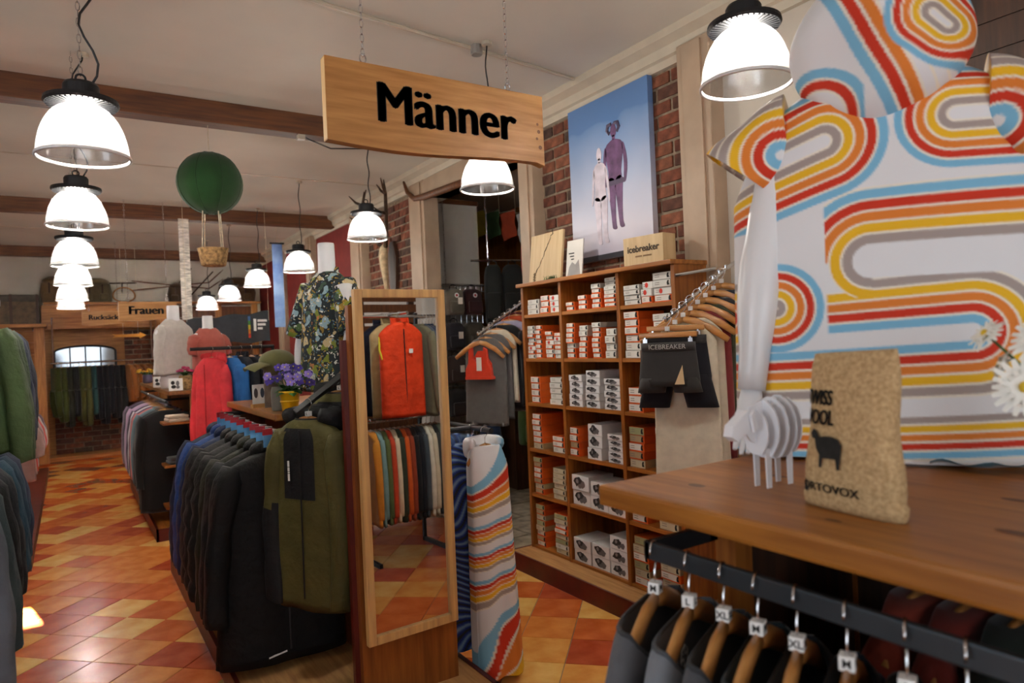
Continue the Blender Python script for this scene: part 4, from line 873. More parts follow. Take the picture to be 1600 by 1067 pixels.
def conform(o):
    me = o.data
    for v in me.vertices:
        x, z = v.co.x, v.co.z; hw, d = bag_dims(min(max(z, .002), BH)); q = min(.985, abs(x)/hw); x = math.copysign(q*hw, x)
        v.co = Vector((x, .018*z/BH-d*(1-q**(1/.55*2))**.4*1.05-.0012, z))
M_PRT = mat('bag_print', (30, 29, 26), .95, var=.2, vs=120)
for body, size, x, z, sx, bo in (('SWISS', .034, -.046, .182, .62, .0013), ('WOOL', .034, -.046, .150, .62, .0013), ('ORTOVOX', .0195, -.022, .036, 1.15, .0004)):
    o = text('printed_lettering', body, size, M_PRT, None, (0, 0, 0), (0, 0, 0), .0001, 0, bold=bo, shear=0)
    me = o.data
    for v in me.vertices: v.co = Vector((x+v.co.x*sx, 0, z+v.co.y))
    o.scale = (1, 1, 1); o.parent = bag; conform(o)
def flat(name, poly, m):
    bm = bmesh.new(); f = bm.faces.new([bm.verts.new((a, 0, b)) for a, b in poly]); bmesh.ops.triangulate(bm, faces=[f]); bmesh.ops.subdivide_edges(bm, edges=list(bm.edges), cuts=1)
    me = bpy.data.meshes.new(name); bm.to_mesh(me); bm.free(); me.materials.append(m); o = link(name, me, bag); conform(o); return o
sp_ = [(-.064, .121), (-.058, .128), (-.052, .125), (-.046, .117), (-.036, .119), (-.024, .119), (-.014, .116), (-.009, .108), (-.010, .097), (-.013, .092), (-.012, .074), (-.017, .074), (-.019, .088), (-.030, .088), (-.040, .087), (-.042, .074), (-.047, .074), (-.046, .092), (-.052, .100), (-.055, .113), (-.062, .115)]
flat('printed_sheep', [(a*1.15+.016, .1+(b-.1)*1.15) for a, b in sp_], M_PRT)
flat('printed_mark', [(-.079, .028), (-.071, .047), (-.069, .047), (-.075, .030), (-.066, .0285), (-.067, .025), (-.078, .025)], M_PRT)
# slotted white card sheep
shp = thing('cardboard_sheep', 'white slotted card sheep figure beside the burlap bag', 'figurine', (1.13, .835, TZ), math.radians(-3))
M_CARD = mat('card_white', (232, 234, 240), .7, var=.02)
def rib(hw, z0, z1): 
    n = 18; return [(hw*math.cos(a)*(1+.05*math.sin(9*a)), (z0+z1)/2+(z1-z0)/2*math.sin(a)*(1+.04*math.sin(11*a))) for a in np.linspace(0, 2*PI, n, endpoint=False)]
for i, (x, hw, z0, z1) in enumerate(((-.045, .030, .062, .150), (-.024, .038, .054, .165), (-.002, .042, .050, .170), (.020, .042, .050, .172), (.042, .036, .056, .166))):
    MB().prism(rib(hw, z0, z1), x-.0015, x+.0015, 'yz').obj('rib', M_CARD, shp)
MB().prism([(-.085, .12), (-.06, .155), (-.03, .165), (.03, .165), (.055, .14), (.05, .085), (-.03, .08), (-.06, .09)], -.0015, .0015, 'xz').obj('spine', M_CARD, shp)
for (x, y) in ((-.03, -.014), (-.03, .014), (.03, -.014), (.03, .014)): MB().prism([(x-.006, 0), (x+.006, 0), (x+.008, .075), (x-.008, .075)], y-.0015, y+.0015, 'xz').obj('leg', M_CARD, shp)
MB().prism([(-.075, .15), (-.115, .125), (-.12, .105), (-.105, .095), (-.07, .115)], -.011, .011, 'xz').obj('head', M_CARD, shp)
for s in (-1, 1): MB().prism([(-.078, .142), (-.07, .15), (-.062, .118), (-.07, .11)], s*.014, s*.02, 'xz').obj('ear', M_CARD, shp)
# daisies
va = thing('daisy_bunch', 'bunch of white daisies in a small glass jar on the counter', 'flowers', (1.33, .40, TZ))
MB().lathe([(.03, 0), (.035, .01), (.036, .09), (.028, .11), (.03, .118), (.026, .118), (.024, .11), (.032, .09), (.03, .012)], 20, cap0=True).obj('jar', mat('jar_glass', (220, 235, 230), .05, trans=.9, var=0), va, smooth=True)
M_PET = mat('daisy_petal', (240, 240, 232), .6, var=.03); M_EYE = mat('daisy_eye', (226, 190, 50), .7)
for (dx, dy, dz, nx, ny, nz, R_) in ((-.085, .085, .225, -.2, .9, .35, .033), (-.095, .03, .265, -.85, -.2, .5, .042), (-.12, .045, .195, -.9, -.3, .15, .045), (-.05, .0, .30, -.5, -.5, .7, .04), (-.09, .105, .275, -.6, .4, .6, .03), (.0, -.02, .28, -.4, -.6, .6, .04), (-.06, -.05, .22, -.8, -.5, .3, .042)):
    c = Vector((dx, dy, dz)); n = Vector((nx, ny, nz)).normalized(); u_ = n.cross(Vector((0, 0, 1))).normalized(); v_ = n.cross(u_)
    mb = MB()
    for ring_, cnt, rr_, up in ((0, 20, R_, .0), (1, 14, R_*.72, .005)):
        for k in range(cnt):
            a = 2*PI*(k+.5*ring_)/cnt; d = u_*math.cos(a)+v_*math.sin(a); e = u_*math.cos(a+PI/2)+v_*math.sin(a+PI/2); w = rr_*.13
            tip = c+d*rr_*random.uniform(.92, 1.05)+n*(up+random.uniform(-.004, .006))
            mb.add([c+n*up, c+d*rr_*.55+e*w+n*(up+.004), tip+e*w*.5, tip-e*w*.5, c+d*rr_*.55-e*w+n*(up+.004)], [(0, 1, 2, 3, 4)])
    sph(mb, c+n*.006, R_*.2, 8, 5, 1); mb.tube([(0, 0, .1), c*.5+Vector((0, 0, .06)), c-n*.002], .0022, 5, 2)
    mb.obj('daisy', [M_PET, M_EYE, M_LEAF], va)
for k in range(5):
    a = 2.2+k*.5; MB().tube([(0, 0, .1), (-.04+.01*k, .05-.02*k, .17+.012*k), (-.075+.015*k, .085-.03*k, .2+.01*k)], [.002, .010, .002], 6, flat=.25).obj('leaf', M_LEAF, va)
# ================================================================== rack seen in the mirror (beside the counter, by the right wall)
pw = sbox('trim_15', 2.955, 3.012, YF, 1.55, 2.1, CZ-.16, m=M_DARKW)
for k in range(9): sbox('panel_board', 2.945, 2.957, YF, 1.55, 2.11+.112*k, 2.215+.112*k, m=M_DARKW, parent=pw)
rk = thing('two_tier_rack', 'two-tier black rack by the right wall carrying vests and shirts', 'rack', (2.22, .68, 0))
for x in (-.29, .29): MB().box(x-.012, x+.012, -.3, -.276, 0, 1.80).box(x-.012, x+.012, -.3, .1, 0, .03).obj('upright', M_BLACKM, rk)
for z in (1.76, 1.02): MB().tube([(-.31, 0, z), (.31, 0, z)], .0125, 10).obj('bar', M_CHROME, rk)
for x in (-.29, .29):
    for z in (1.76, 1.02): MB().tube([(x, -.288, z), (x, 0, z)], .01, 8).obj('bracket', M_BLACKM, rk)
UP = [(1.965, (30, 36, 56), 1, 'vest', 'navy quilted down vest'), (2.05, (188, 168, 122), 0, 'vest', 'sand utility vest'), (2.17, (226, 66, 26), 0, 'vest', 'orange hiking vest with white badge'), (2.27, (110, 106, 84), 0, 'shirt', 'olive grey shirt'), (2.31, (66, 76, 92), 0, 'shirt', 'slate blue shirt'), (2.35, (40, 52, 78), 0, 'shirt', 'dark blue shirt'), (2.39, (34, 44, 66), 0, 'shirt', 'midnight blue shirt'), (2.44, (186, 178, 160), 0, 'shirt', 'beige linen shirt'), (2.48, (196, 188, 168), 0, 'shirt', 'cream linen shirt')]
for i, (x, c, q, k, nm) in enumerate(UP):
    a = PI if i < 3 else PI/2-.05
    x, y, z = (2.13, (.56, .69, .83)[i], 1.775) if i < 3 else (2.375+.027*(i-3), .68, 1.76)
    p = on_rail((x, y, z), a, 'wooden hanger holding the %s on the two-tier rack' % nm, 'upper rack', badge=i == 2, hw=.16 if i < 3 else .19)
    t = garment(k, nm+' on the upper tier, seen in the mirror', k, (x, y, p[2]), a, 'tops on the upper tier', Wd=.17 if i < 3 else .2, L=.66, b0=.06 if q else .045, m=shell(c) if i < 3 else fabric(c), sl=0 if i < 3 else .55, seed=300+i, quilt=q, zipc=M_BLACK if i < 3 else None, hemw=1.0, r0=.065)
    if i == 2: MB().box(-.06, -.03, -.066, -.06, -.2, -.17).obj('badge', M_WHITE, t); MB().tube([(.165, 0, -.08), (.175, -.01, -.17), (.15, -.02, -.26)], .008, 6).obj('piping', mat('neon', (226, 220, 60), .6), t)
LO = [(214, 140, 48), (122, 158, 160), (94, 106, 62), (206, 72, 40), (222, 206, 176), (52, 60, 44), (212, 92, 30), (150, 62, 34), (26, 26, 30), (24, 28, 38), (66, 76, 86), (220, 214, 198), (206, 196, 172), (62, 64, 64), (146, 160, 140)]
LN = ['mustard', 'teal', 'moss green', 'red-orange', 'cream', 'dark olive', 'bright orange', 'rust', 'black', 'midnight', 'slate', 'white', 'ecru', 'charcoal', 'sage']
for i, c in enumerate(LO):
    x = 1.94+.038*i; p = on_rail((x, .68, 1.02), PI/2+.2, 'wooden hanger holding the %s T-shirt, lower tier' % LN[i], 'lower rack', hw=.18)
    garment('t_shirt', LN[i]+' T-shirt on the lower tier, seen in the mirror', 'T-shirt', p, PI/2+.2, 'T-shirts on the lower tier', Wd=.19, L=.64, b0=.026, m=fabric(c), sl=.52, seed=330+i, coll=False, r0=.05, r1=.045, splay=.03)
MB().tube([(-.09, -.29, 1.775), (-.09, .26, 1.775)], .011, 8).obj('face_out_arm', M_CHROME, rk)
sc_ = thing('slatted_screen', 'brown slatted wooden screen behind the two-tier rack', 'screen', (2.4, -.35, 0))
for x in (-.5, 0, .5): MB().box(x-.03, x+.03, -.03, 0, 0, 2.3).obj('post', M_DARKW, sc_)
for k in range(24): MB().box(-.54, .54, 0, .018, .06+.094*k, .06+.094*k+.07).obj('slat', M_PANEL, sc_)
# ================================================================== second gondola (women)
G2 = thing('display_gondola', 'further wooden display unit with side shelves, blouse and dress mannequins', 'display unit', (0, 0, 0))
MB().box(.575, 1.355, 6.42, 9.3, 0, .10, 1).box(.555, .575, 6.40, 9.3, 0, .105).box(1.355, 1.375, 6.4, 9.3, 0, .105).box(.555, 1.375, 6.4, 6.42, 0, .105).obj('plinth', [M_RED, M_SHELFH], G2)
MB().box(1.02, 1.30, 6.56, 9.2, .1, 1.206).obj('core', M_PANEL, G2); MB().box(.87, 1.33, 6.52, 6.56, .1, 1.205).obj('end_panel', M_SHELF, G2)
MB().box(.70, 1.36, 6.5, 9.25, 1.205, 1.24, ch=.005).obj('table_top', M_OAK, G2)
for z in (.98, .62, .27): MB().box(.64, .88, 6.42, 6.66, z-.02, z, ch=.003).obj('side_shelf', M_SHELFH, G2)
rail('clothes_rail', 'black rail along the further display unit carrying women tops', (.70, 6.68, 1.14), (.70, 9.1, 1.14), br=[[(.70, 7.04, 1.14), (1.03, 7.04, 1.14)], [(.70, 9.0, 1.14), (1.03, 9.0, 1.14)]])
WC = [(6.74, (20, 20, 23), 'black jacket at the shelf end', .88), (6.86, (28, 30, 34), 'charcoal jacket', .86), (6.99, (72, 96, 108), 'petrol blue jacket', .78), (7.10, (98, 128, 138), 'pale blue jacket', .74), (7.22, (196, 112, 112), 'salmon pink top', .72), (7.36, (80, 56, 84), 'plum jacket', .7), (7.50, (204, 200, 206), 'striped white top', .66), (7.64, (62, 44, 72), 'dark purple top', .66), (7.80, (168, 140, 176), 'lilac top', .68), (7.98, (188, 160, 190), 'pale mauve top', .66), (8.2, (60, 52, 70), 'dusk purple top', .6), (8.4, (110, 92, 118), 'heather violet top', .6)]
for i, (y, c, nm, L) in enumerate(WC):
    p = on_rail((.70, y, 1.14), 0, 'wooden hanger holding the '+nm, 'women rail')
    t = garment('jacket' if i < 4 else 'top', nm+' on the further display unit', 'jacket' if i < 4 else 'top', p, random.uniform(-.08, .08), 'women tops along the unit', Wd=.215, L=L, b0=.045, m=fabric(c), sl=.58, seed=400+i, r0=.07, splay=.05, coll=i < 4)
    if i == 6:
        for k in range(9): MB().tube([(.225*math.cos(u)*1.05, .062*math.sin(u), -.12-.058*k) for u in np.linspace(0, 2*PI, 21)], .0055, 4, cap=False).obj('stripe', fabric((110, 96, 130)), t)
for i, (z, c, nm) in enumerate(((.98, (196, 176, 156), 'folded beige sweater on the top side shelf'), (.62, (70, 72, 76), 'folded grey sweater on the middle side shelf'))):
    t = thing('folded_sweater', nm, 'sweater', (.76, 6.53, z), .1)
    MB().box(-.085, .085, -.09, .09, 0, .03, ch=.013).obj('lower_fold', fabric(c), t, smooth=True); MB().box(-.08, .08, -.085, .085, .028, .056, ch=.013).obj('upper_fold', fabric(c), t, smooth=True)
mannequin('white headless mannequin in the pale blouse on the further unit', (.845, 7.2, 1.24), .5, .78)
def worn(name, label, cat, loc, rz, c, L, Wd, hemw, sl, seed, b0=.115):
    t = thing(name, label, cat, loc, rz); torso(Wd, L, b0, seed, .8, hemw=hemw, neck=.075, drop=.10).obj('body', fabric(c), t, smooth=True)
    for sx in (-1, 1): sleeve(sx, Wd, sl, seed, .075, .06, .05, drop=.07).obj('sleeve', fabric(c), t, smooth=True)
    collar(.015, .078).obj('neckline', fabric(c), t, smooth=True); return t
worn('blouse', 'pale grey-white loose blouse on the mannequin under the Frauen sign', 'blouse', (.845, 7.2, 1.24+.635), .5, (198, 192, 184), .52, .155, 1.25, .44, 501)
mannequin('headless mannequin in the rose dress beside the blouse mannequin', (1.09, 6.85, 1.24), .3, .66, sc=.85)
worn('dress', 'dusty rose short-sleeved dress on the mannequin beside the pink flowers', 'dress', (1.09, 6.85, 1.24+.53), .3, (176, 92, 80), .5, .145, 1.0, .16, 511, .10)
def bouquet(name, label, loc, pc, sz, pot, potm):
    t = thing(name, label, 'flowers', loc); MB().lathe(pot, 18, cap0=True).obj('pot', potm, t, smooth=True); top = pot[-1][1]
    for k in range(18):
        a = random.uniform(0, 2*PI); r = sz*math.sqrt(random.random()); c = Vector((r*math.cos(a), r*math.sin(a), top+.03+.05*random.random()*(1.2-r/sz)))
        mb = sph(MB(), c, .02, 8, 5, 0, (1, 1, .6)); mb.tube([(0, 0, top-.02), tuple(c)], .002, 4, 1); mb.obj('blossom', [mat('blossom_%d_%d_%d' % pc, pc, .6, var=.2, vs=60), M_LEAF], t)
    for k in range(10):
        a = random.uniform(0, 2*PI); MB().tube([(0, 0, top-.01), (.5*sz*math.cos(a), .5*sz*math.sin(a), top+.03), (1.1*sz*math.cos(a), 1.1*sz*math.sin(a), top+.02)], [.003, .014, .002], 6, flat=.3).obj('leaf', M_LEAF, t)
    return t
M_WICK = mat('wicker', (176, 140, 92), .85, var=.3, vs=50, bump=.8, bs=120)
bouquet('flower_basket', 'wicker basket of magenta flowers between the two mannequins', (.865, 6.70, 1.24), (196, 60, 110), .065, [(.045, 0), (.055, .02), (.055, .12), (.05, .125)], M_WICK)
bouquet('flower_jar', 'jar of yellow flowers at the end of the further unit', (.75, 8.9, 1.24), (226, 170, 30), .12, [(.04, 0), (.05, .01), (.05, .09), (.04, .1)], mat('jar_purple', (96, 84, 120), .4))
for i, (x, y) in enumerate(((.735, 7.55), (.77, 6.62))):
    t = thing('photo_stand', 'white tent card with a black and white photo, '+('beside the magenta flower basket' if i else 'near the yellow flowers'), 'photo stand', (x, y, 1.24), -.15)
    MB().prism([(-.035, 0), (.035, 0), (.006, .105), (-.006, .105)], -.05, .06, 'yz').obj('card', M_WHITE, t)
    ph = MB()
    for k, (cx, cz, rx, rz) in enumerate(((-.018, .066, .016, .018), (.02, .06, .014, .024), (-.012, .03, .02, .016), (.022, .026, .015, .014))): ph.prism([(cx+rx*math.cos(a), cz+rz*math.sin(a)) for a in np.linspace(0, 2*PI, 9, endpoint=False)], -.003, .0, 'xz', k % 2)
    ph.obj('photo_print', [M_INK, mat('photo_mid', (104, 102, 104), .6)], t, (-.0, -.035, .004), (-.27, 0, 0))
# ================================================================== left rack along the aisle
LR = thing('aisle_rack', 'wooden aisle rack with dark red plinth opposite the winter coats', 'rack', (0, 0, 0))
MB().box(-1.3, -.5, 1.2, 6.2, 0, .09).box(-1.3, -.29, 6.2, 11.3, 0, .09).obj('plinth', M_RED, LR); MB().box(-.92, -.88, 1.3, 6.2, .09, 1.62).obj('back_panel', M_PANEL, LR)
for y in (1.3, 3.55, 6.2): MB().box(-.93, -.8, y-.02, y+.02, .09, 1.9).obj('upright', M_SHELF, LR)
for (y0, y1, z) in ((1.3, 3.55, 1.30), (3.55, 5.0, 1.82), (5.0, 6.2, 1.30), (3.55, 5.0, 1.0)):
    MB().tube([(-.43, y0, z), (-.43, y1, z)], .0125, 10).obj('bar', M_BLACKM, LR)
    for y in (y0+.06, y1-.06): MB().tube([(-.43, y, z), (-.9, y, z)], .011, 8).obj('bracket', M_BLACKM, LR)
LG = [(2.45, 1.30, (92, 100, 110), 'steel grey softshell jacket', .56, .54), (2.62, 1.30, (52, 66, 70), 'dark petrol softshell jacket', .6, .48), (2.82, 1.30, (18, 18, 20), 'black rain jacket', .62, .44), (3.0, 1.30, (24, 26, 30), 'coal black jacket', .6, .42), (3.2, 1.30, (28, 60, 76), 'teal rain jacket', .46, .40), (3.33, 1.30, (26, 48, 64), 'dark teal rain jacket', .45, .38), (3.46, 1.30, (40, 44, 62), 'navy rain jacket', .44, .36),
      (3.72, 1.82, (66, 84, 50), 'leaf green jacket', .60, .56), (3.9, 1.82, (56, 72, 46), 'moss green jacket', .62, .58), (4.1, 1.82, (60, 76, 50), 'forest green jacket', .60, .56), (4.35, 1.82, (52, 58, 78), 'dusk blue jacket', .58, .54), (4.6, 1.82, (40, 42, 56), 'ink blue jacket', .6, .5),
      (5.2, 1.30, (150, 120, 112), 'dusty pink patterned top', .42, .2), (5.35, 1.30, (128, 100, 96), 'mauve patterned top', .44, .2), (5.5, 1.30, (160, 136, 130), 'pale rose top', .42, .22), (5.65, 1.30, (180, 60, 50), 'red top', .42, .2), (5.8, 1.30, (170, 160, 150), 'stone grey top', .42, .2), (6.0, 1.30, (96, 70, 80), 'berry top', .42, .2)]
for i, (y, z, c, nm, L, sl) in enumerate(LG):
    p = on_rail((-.43, y, z), 0, 'wooden hanger holding the %s on the aisle rack' % nm, 'aisle rack')
    garment('jacket' if i < 12 else 'top', nm+' on the aisle rack', 'jacket' if i < 12 else 'top', p, random.uniform(-.15, .1), 'clothes on the aisle rack', Wd=.215, L=L, b0=.055, m=(shell(c) if i < 12 else fabric(c)), sl=sl, seed=600+i, hood=shell(c) if i < 12 and i % 2 == 0 else None, r0=.085, r1=.062, splay=.06)
# ================================================================== far end: hut, alcove, clothes, old gear
ht = thing('wooden_hut', 'light wood hut front with overlapping siding boards beside the alcove', 'hut', (0, 0, 0))
MB().box(-.43, -.30, 12.42, 12.55, 0, 2.1).obj('corner_post', M_HUTV, ht); MB().box(-2.6, -.45, 12.62, 12.7, 0, 2.05).obj('wall_sheet', M_HUT, ht)
for k in range(11): MB().obox((-1.4, 12.60, .16+.175*k), (1.95, .022, .19), Matrix.Rotation(.12, 3, 'X')).obj('siding_board', M_HUT, ht)
MB().box(-2.7, -.26, 12.25, 12.98, 2.05, 2.1, ch=.006).obj('roof_board', M_HUT, ht)
rail('clothes_rail', 'grey rail hung in front of the far alcove carrying green clothes', (-.24, 12.55, 1.5), (1.17, 12.55, 1.5), m=M_CHROME, br=[[(-.2, 12.55, 1.5), (-.2, 12.55, 2.2)], [(1.14, 12.55, 1.5), (1.14, 12.55, 2.2)]])
FC = [(62, 74, 34), (70, 82, 40), (40, 44, 36), (34, 36, 40), (78, 86, 44), (88, 92, 52), (34, 72, 76), (30, 34, 44), (26, 28, 34), (32, 36, 46), (28, 30, 36), (24, 26, 30)]
FN = ['moss', 'leaf', 'bottle green', 'graphite', 'olive', 'light olive', 'petrol', 'ink', 'black', 'navy', 'coal', 'jet']
for i, c in enumerate(FC):
    x = -.18+.078*i; p = on_rail((x, 12.55, 1.5), PI/2+.45, 'hanger of the %s trousers in the far alcove' % FN[i], 'alcove', hw=.105)
    t = thing('trousers', FN[i]+' trousers hanging in the far alcove', 'trousers', p, PI/2+.45, 'trousers in the far alcove')
    torso(.12, .36, .04, 700+i, .6, nu=20, nv=12, neck=.1, drop=.02).obj('hips', fabric(c), t, smooth=True)
    for sx in (-1, 1): sleeve(sx, .1, .42+.08*(i % 3), 710+i, .075, .06, .0, drop=.32, m=8, n=10).obj('leg', fabric(c), t, smooth=True)
for i in range(4):
    x = .80+.09*i; p = on_rail((x, 12.55, 1.5), PI/2+.45, 'hanger of a tan coat in the far alcove', 'alcove tan', hw=.14); garment('coat', 'tan coat hanging at the end of the far alcove rail', 'coat', p, PI/2+.45, 'tan coats in the far alcove', Wd=.15, L=.6, b0=.04, m=fabric((150, 92, 46)), sl=.45, seed=730+i, coll=False)
am = thing('arched_mirror', 'arched mirror with black muntin bars in the far alcove', 'mirror', (.225, 12.96, 1.42))
ap = [(-.42, 0), (.42, 0), (.42, .25)]+[(.42*math.cos(a), .25+.09*math.sin(a)) for a in np.linspace(0, PI, 13)][1:-1]+[(-.42, .25)]
MB().prism(ap, 0, .01).obj('glass', mat('old_mirror', (150, 156, 162), .08, metal=1, var=0), am)
fr = MB(); n = len(ap)
for i in range(n): fr.tube([(ap[i][0], -.005, ap[i][1]), (ap[(i+1) % n][0], -.005, ap[(i+1) % n][1])], .018, 6)
fr.obj('frame', M_BLACK, am)
for x in (-.21, 0, .21): MB().box(x-.01, x+.01, -.012, 0, 0, .335).obj('muntin', M_BLACK, am)
ar = thing('wooden_arrow', 'small orange wooden arrow hanging below the Rucksäcke sign', 'arrow', (.81, 12.0, 1.86))
MB().prism([(-.21, .02), (-.25, .05), (-.19, .04), (.12, .045), (.12, .075), (.21, .02), (.12, -.03), (.12, -.005), (-.19, .0), (-.25, -.015)], 0, .02).obj('board', mat('arrow_orange', (222, 146, 40), .5), ar)
for x in (-.1, .1): MB().tube([(x, .01, .04), (x, .01, 1.409)], .002, 4).obj('cord', M_ROPE, ar)
# old gear along the ledge
LZ = 2.4
lg = thing('gear_ledge', 'long wooden ledge above the alcove carrying old mountain gear', 'ledge', (0, 0, 0))
MB().box(-.30, 2.9, 12.6, 13.08, LZ+.005, LZ+.04).obj('board', M_HUT, lg)
for x in (1.5, 2.2, 2.8): MB().box(x-.05, x+.05, 12.66, 12.74, 0, LZ).obj('post', M_HUTV, lg)
for k in range(12): MB().box(1.36, 2.9, 12.90, 12.925, .1+.19*k, .1+.19*k+.18).obj('siding_board', M_PANEL, lg)
tr = thing('travel_chest', 'old brown travel chest with dark ribs on the hut roof', 'chest', (-.86, 12.62, 2.1), .05)
MB().box(-.5, .5, -.22, .22, 0, .34, ch=.01).obj('chest', mat('trunk_brown', (92, 74, 52), .7, var=.25, vs=14), tr); MB().box(-.51, .51, -.23, .23, .34, .44, ch=.02).obj('lid', mat('trunk_lid', (70, 62, 54), .7, var=.25, vs=14), tr)
for x in (-.48, -.16, .16, .48): MB().box(x-.018, x+.018, -.236, .236, 0, .446).obj('rib', M_DARKW, tr)
MB().box(-.04, .04, -.24, -.22, .27, .36).obj('lock', M_CHROME, tr)
def sackpack(label, loc, c, w, h, d):
    t = thing('old_rucksack', label, 'backpack', loc)
    rg = [[(w*k*math.copysign(abs(math.cos(u))**.7, math.cos(u)), d*k*math.copysign(abs(math.sin(u))**.7, math.sin(u)), h*z) for u in np.linspace(0, 2*PI, 20, endpoint=False)] for z, k in ((0, .85), (.05, 1), (.4, 1.08), (.75, .95), (.93, .7), (1, .4))]
    MB().loft(rg).obj('sack', fabric(c), t, smooth=True); sph(MB(), (0, -d*.5, h*.82), w*.9, 14, 8, 0, (1, .7, .35)).obj('flap', fabric(c), t, smooth=True)
    for s in (-1, 1): MB().box(s*w*.4-.012, s*w*.4+.012, -d*1.12, -d*1.02, h*.3, h*.8).obj('strap', M_DARKW, t); MB().box(s*w*.5-.06, s*w*.5+.06, -d*1.3, -d*.9, h*.08, h*.36, ch=.02).obj('pocket', fabric(c), t, smooth=True)
sackpack('old brown canvas rucksack beside the trunk', (-.14, 12.86, LZ+.04), (104, 82, 56), .19, .42, .13)
sackpack('old grey-green canvas rucksack behind the row of lamps', (.40, 12.86, LZ+.04), (96, 86, 62), .22, .40, .14)
sackpack('old dark rucksack under the crossed skis', (1.62, 12.86, LZ+.04), (70, 54, 38), .17, .34, .13)
sackpack('old brown rucksack on the ledge beside the skis', (2.55, 12.86, LZ+.04), (84, 62, 40), .3, .42, .14)
sk = thing('wooden_skis', 'pair of old wooden skis mounted across the rear wall', 'skis', (1.65, 13.06, 2.75))
for a, y in ((-.10, 0), (.12, -.03)):
    p = [(-.72*1.0+1.44*k/12, y, .10*(k > 10)*(k-10)+(-.72+1.44*k/12)*a) for k in range(13)]; MB().tube(p, [.02]+[.03]*11+[.012], 8, flat=.35).obj('ski', wood('ski_wood', (124, 70, 38), (92, 48, 22), 0, .5), sk)
for q in ([(.2, -.02, .3), (-.2, -.02, -.2)], [(.15, -.03, -.2), (.55, -.03, .25)]): MB().tube(q, .012, 6).obj('ski_pole', M_DARKW, sk)
sn = thing('snow_shoe', 'bent wood snow shoe leaning on the ledge', 'snowshoe', (.80, 12.9, LZ+.05), 0)
MB().tube([(.16*math.cos(a), .02, .11+.14*math.sin(a)*(1 if math.sin(a) > 0 else .7)) for a in np.linspace(0, 2*PI, 25)], .012, 6, cap=False).obj('hoop', M_HUTV, sn)
for k in range(5): MB().tube([(-.14, .02, .05+.04*k), (.14, .02, .06+.04*k)], .003, 4).obj('lacing', M_ROPE, sn)
ia = thing('ice_axe', 'old ice axe mounted on the rear wall beside the rucksacks', 'ice axe', (.78, 13.06, 2.78)); MB().tube([(-.2, 0, 0), (.22, 0, .01)], .012, 6).obj('shaft', M_DARKW, ia); MB().tube([(0, 0, -.16), (.01, 0, 0)], .01, 6).obj('head', M_BLACKM, ia)
# ================================================================== things hanging from the ceiling
bl_ = thing('balloon_ornament', 'green fabric hot-air balloon with a small wicker basket hung from the beam', 'ornament', (.86, 5.05, 2.72))
R_ = .212; rg = [[(R_*math.sin(max(.03, min(PI-.03, PI*i/20)))*math.cos(u)*(1+.012*math.cos(8*u)), R_*math.sin(max(.03, min(PI-.03, PI*i/20)))*math.sin(u)*(1+.012*math.cos(8*u)), R_*math.cos(PI*i/20)) for u in np.linspace(0, 2*PI, 48, endpoint=False)] for i in range(21)]
MB().loft(rg).obj('envelope', fabric((22, 60, 20)), bl_, smooth=True)
for q in np.linspace(0, 2*PI, 8, endpoint=False)+.2: MB().tube([(1.006*R_*math.sin(a)*math.cos(q), 1.006*R_*math.sin(a)*math.sin(q), 1.006*R_*math.cos(a)) for a in np.linspace(.1, PI-.1, 15)], .002, 4).obj('seam', fabric((18, 50, 16)), bl_)
for a in np.linspace(0, 2*PI, 4, endpoint=False)+.5: MB().tube([(.07*math.cos(a), .07*math.sin(a), -.19), (.085*math.cos(a), .085*math.sin(a), -.46)], .004, 5).obj('cord', M_ROPE, bl_)
MB().lathe([(.07, -.57), (.08, -.565), (.098, -.46), (.102, -.45), (.094, -.45), (.076, -.55)], 24, cap0=True).obj('basket', M_WICK, bl_, smooth=True)
MB().tube([(0, 0, R_), (0, 0, CZ-.15-2.72-.0)], .0025, 5).obj('string', M_ROPE, bl_)
bs_ = thing('paper_strip', 'narrow white birch-patterned strip hanging from the middle beam', 'banner', (1.17, 8.69, 1.95)); MB().box(-.055, .055, -.002, .002, 0, 1.175).obj('strip', mat('birch_print', (226, 220, 210), .8, var=.25, vs=12, stretch=(1, 1, 4)), bs_)
bb = thing('hanging_banner', 'narrow blue printed banner hanging by the posts', 'banner', (2.30, 9.0, 1.85))
def grad_banner():
    return mat('banner_blue', (50, 96, 176), .6, var=.2, vs=3, c2=(150, 178, 214))
MB().box(-.065, .065, -.003, .003, 0, 1.08).obj('cloth', grad_banner(), bb); MB().tube([(-.09, 0, 1.08), (.09, 0, 1.08)], .012, 8).obj('rod', M_BLACK, bb); MB().tube([(0, 0, 1.08), (0, 0, CZ-1.851)], .002, 4).obj('cord', M_ROPE, bb)
gb = thing('fabric_banner', 'dark grey fabric banner with rainbow stripe and white print', 'banner', (1.55, 8.3, 1.66))
rr = [[(-.45+.9*i/30, .015*math.sin(i*.7), z*(.27+.09*i/30)+.012*math.sin(i*.5)) for z in np.linspace(0, 1, 8)] for i in range(31)]
MB().loft(rr, False, False, closed=False).obj('cloth', fabric((58, 62, 68)), gb, smooth=True)
for k, c in enumerate(((206, 60, 40), (226, 130, 40), (220, 200, 60), (70, 140, 70), (60, 110, 180))): MB().box(.2, .225, -.03, -.026, .05+.05*k, .1+.05*k).obj('rainbow_stripe', mat('rainbow_%d' % k, c, .7), gb)
for x0, x1, z0, z1 in ((.26, .29, .13, .27), (.305, .41, .235, .262), (.305, .395, .19, .217), (.305, .36, .145, .172)): MB().box(x0, x1, -.03, -.026, z0, z1).obj('print_block', M_WHITE, gb)
for x in (-.44, .44): MB().tube([(x, 0, .25), (x, 0, CZ-1.661)], .002, 4).obj('cord', M_ROPE, gb)
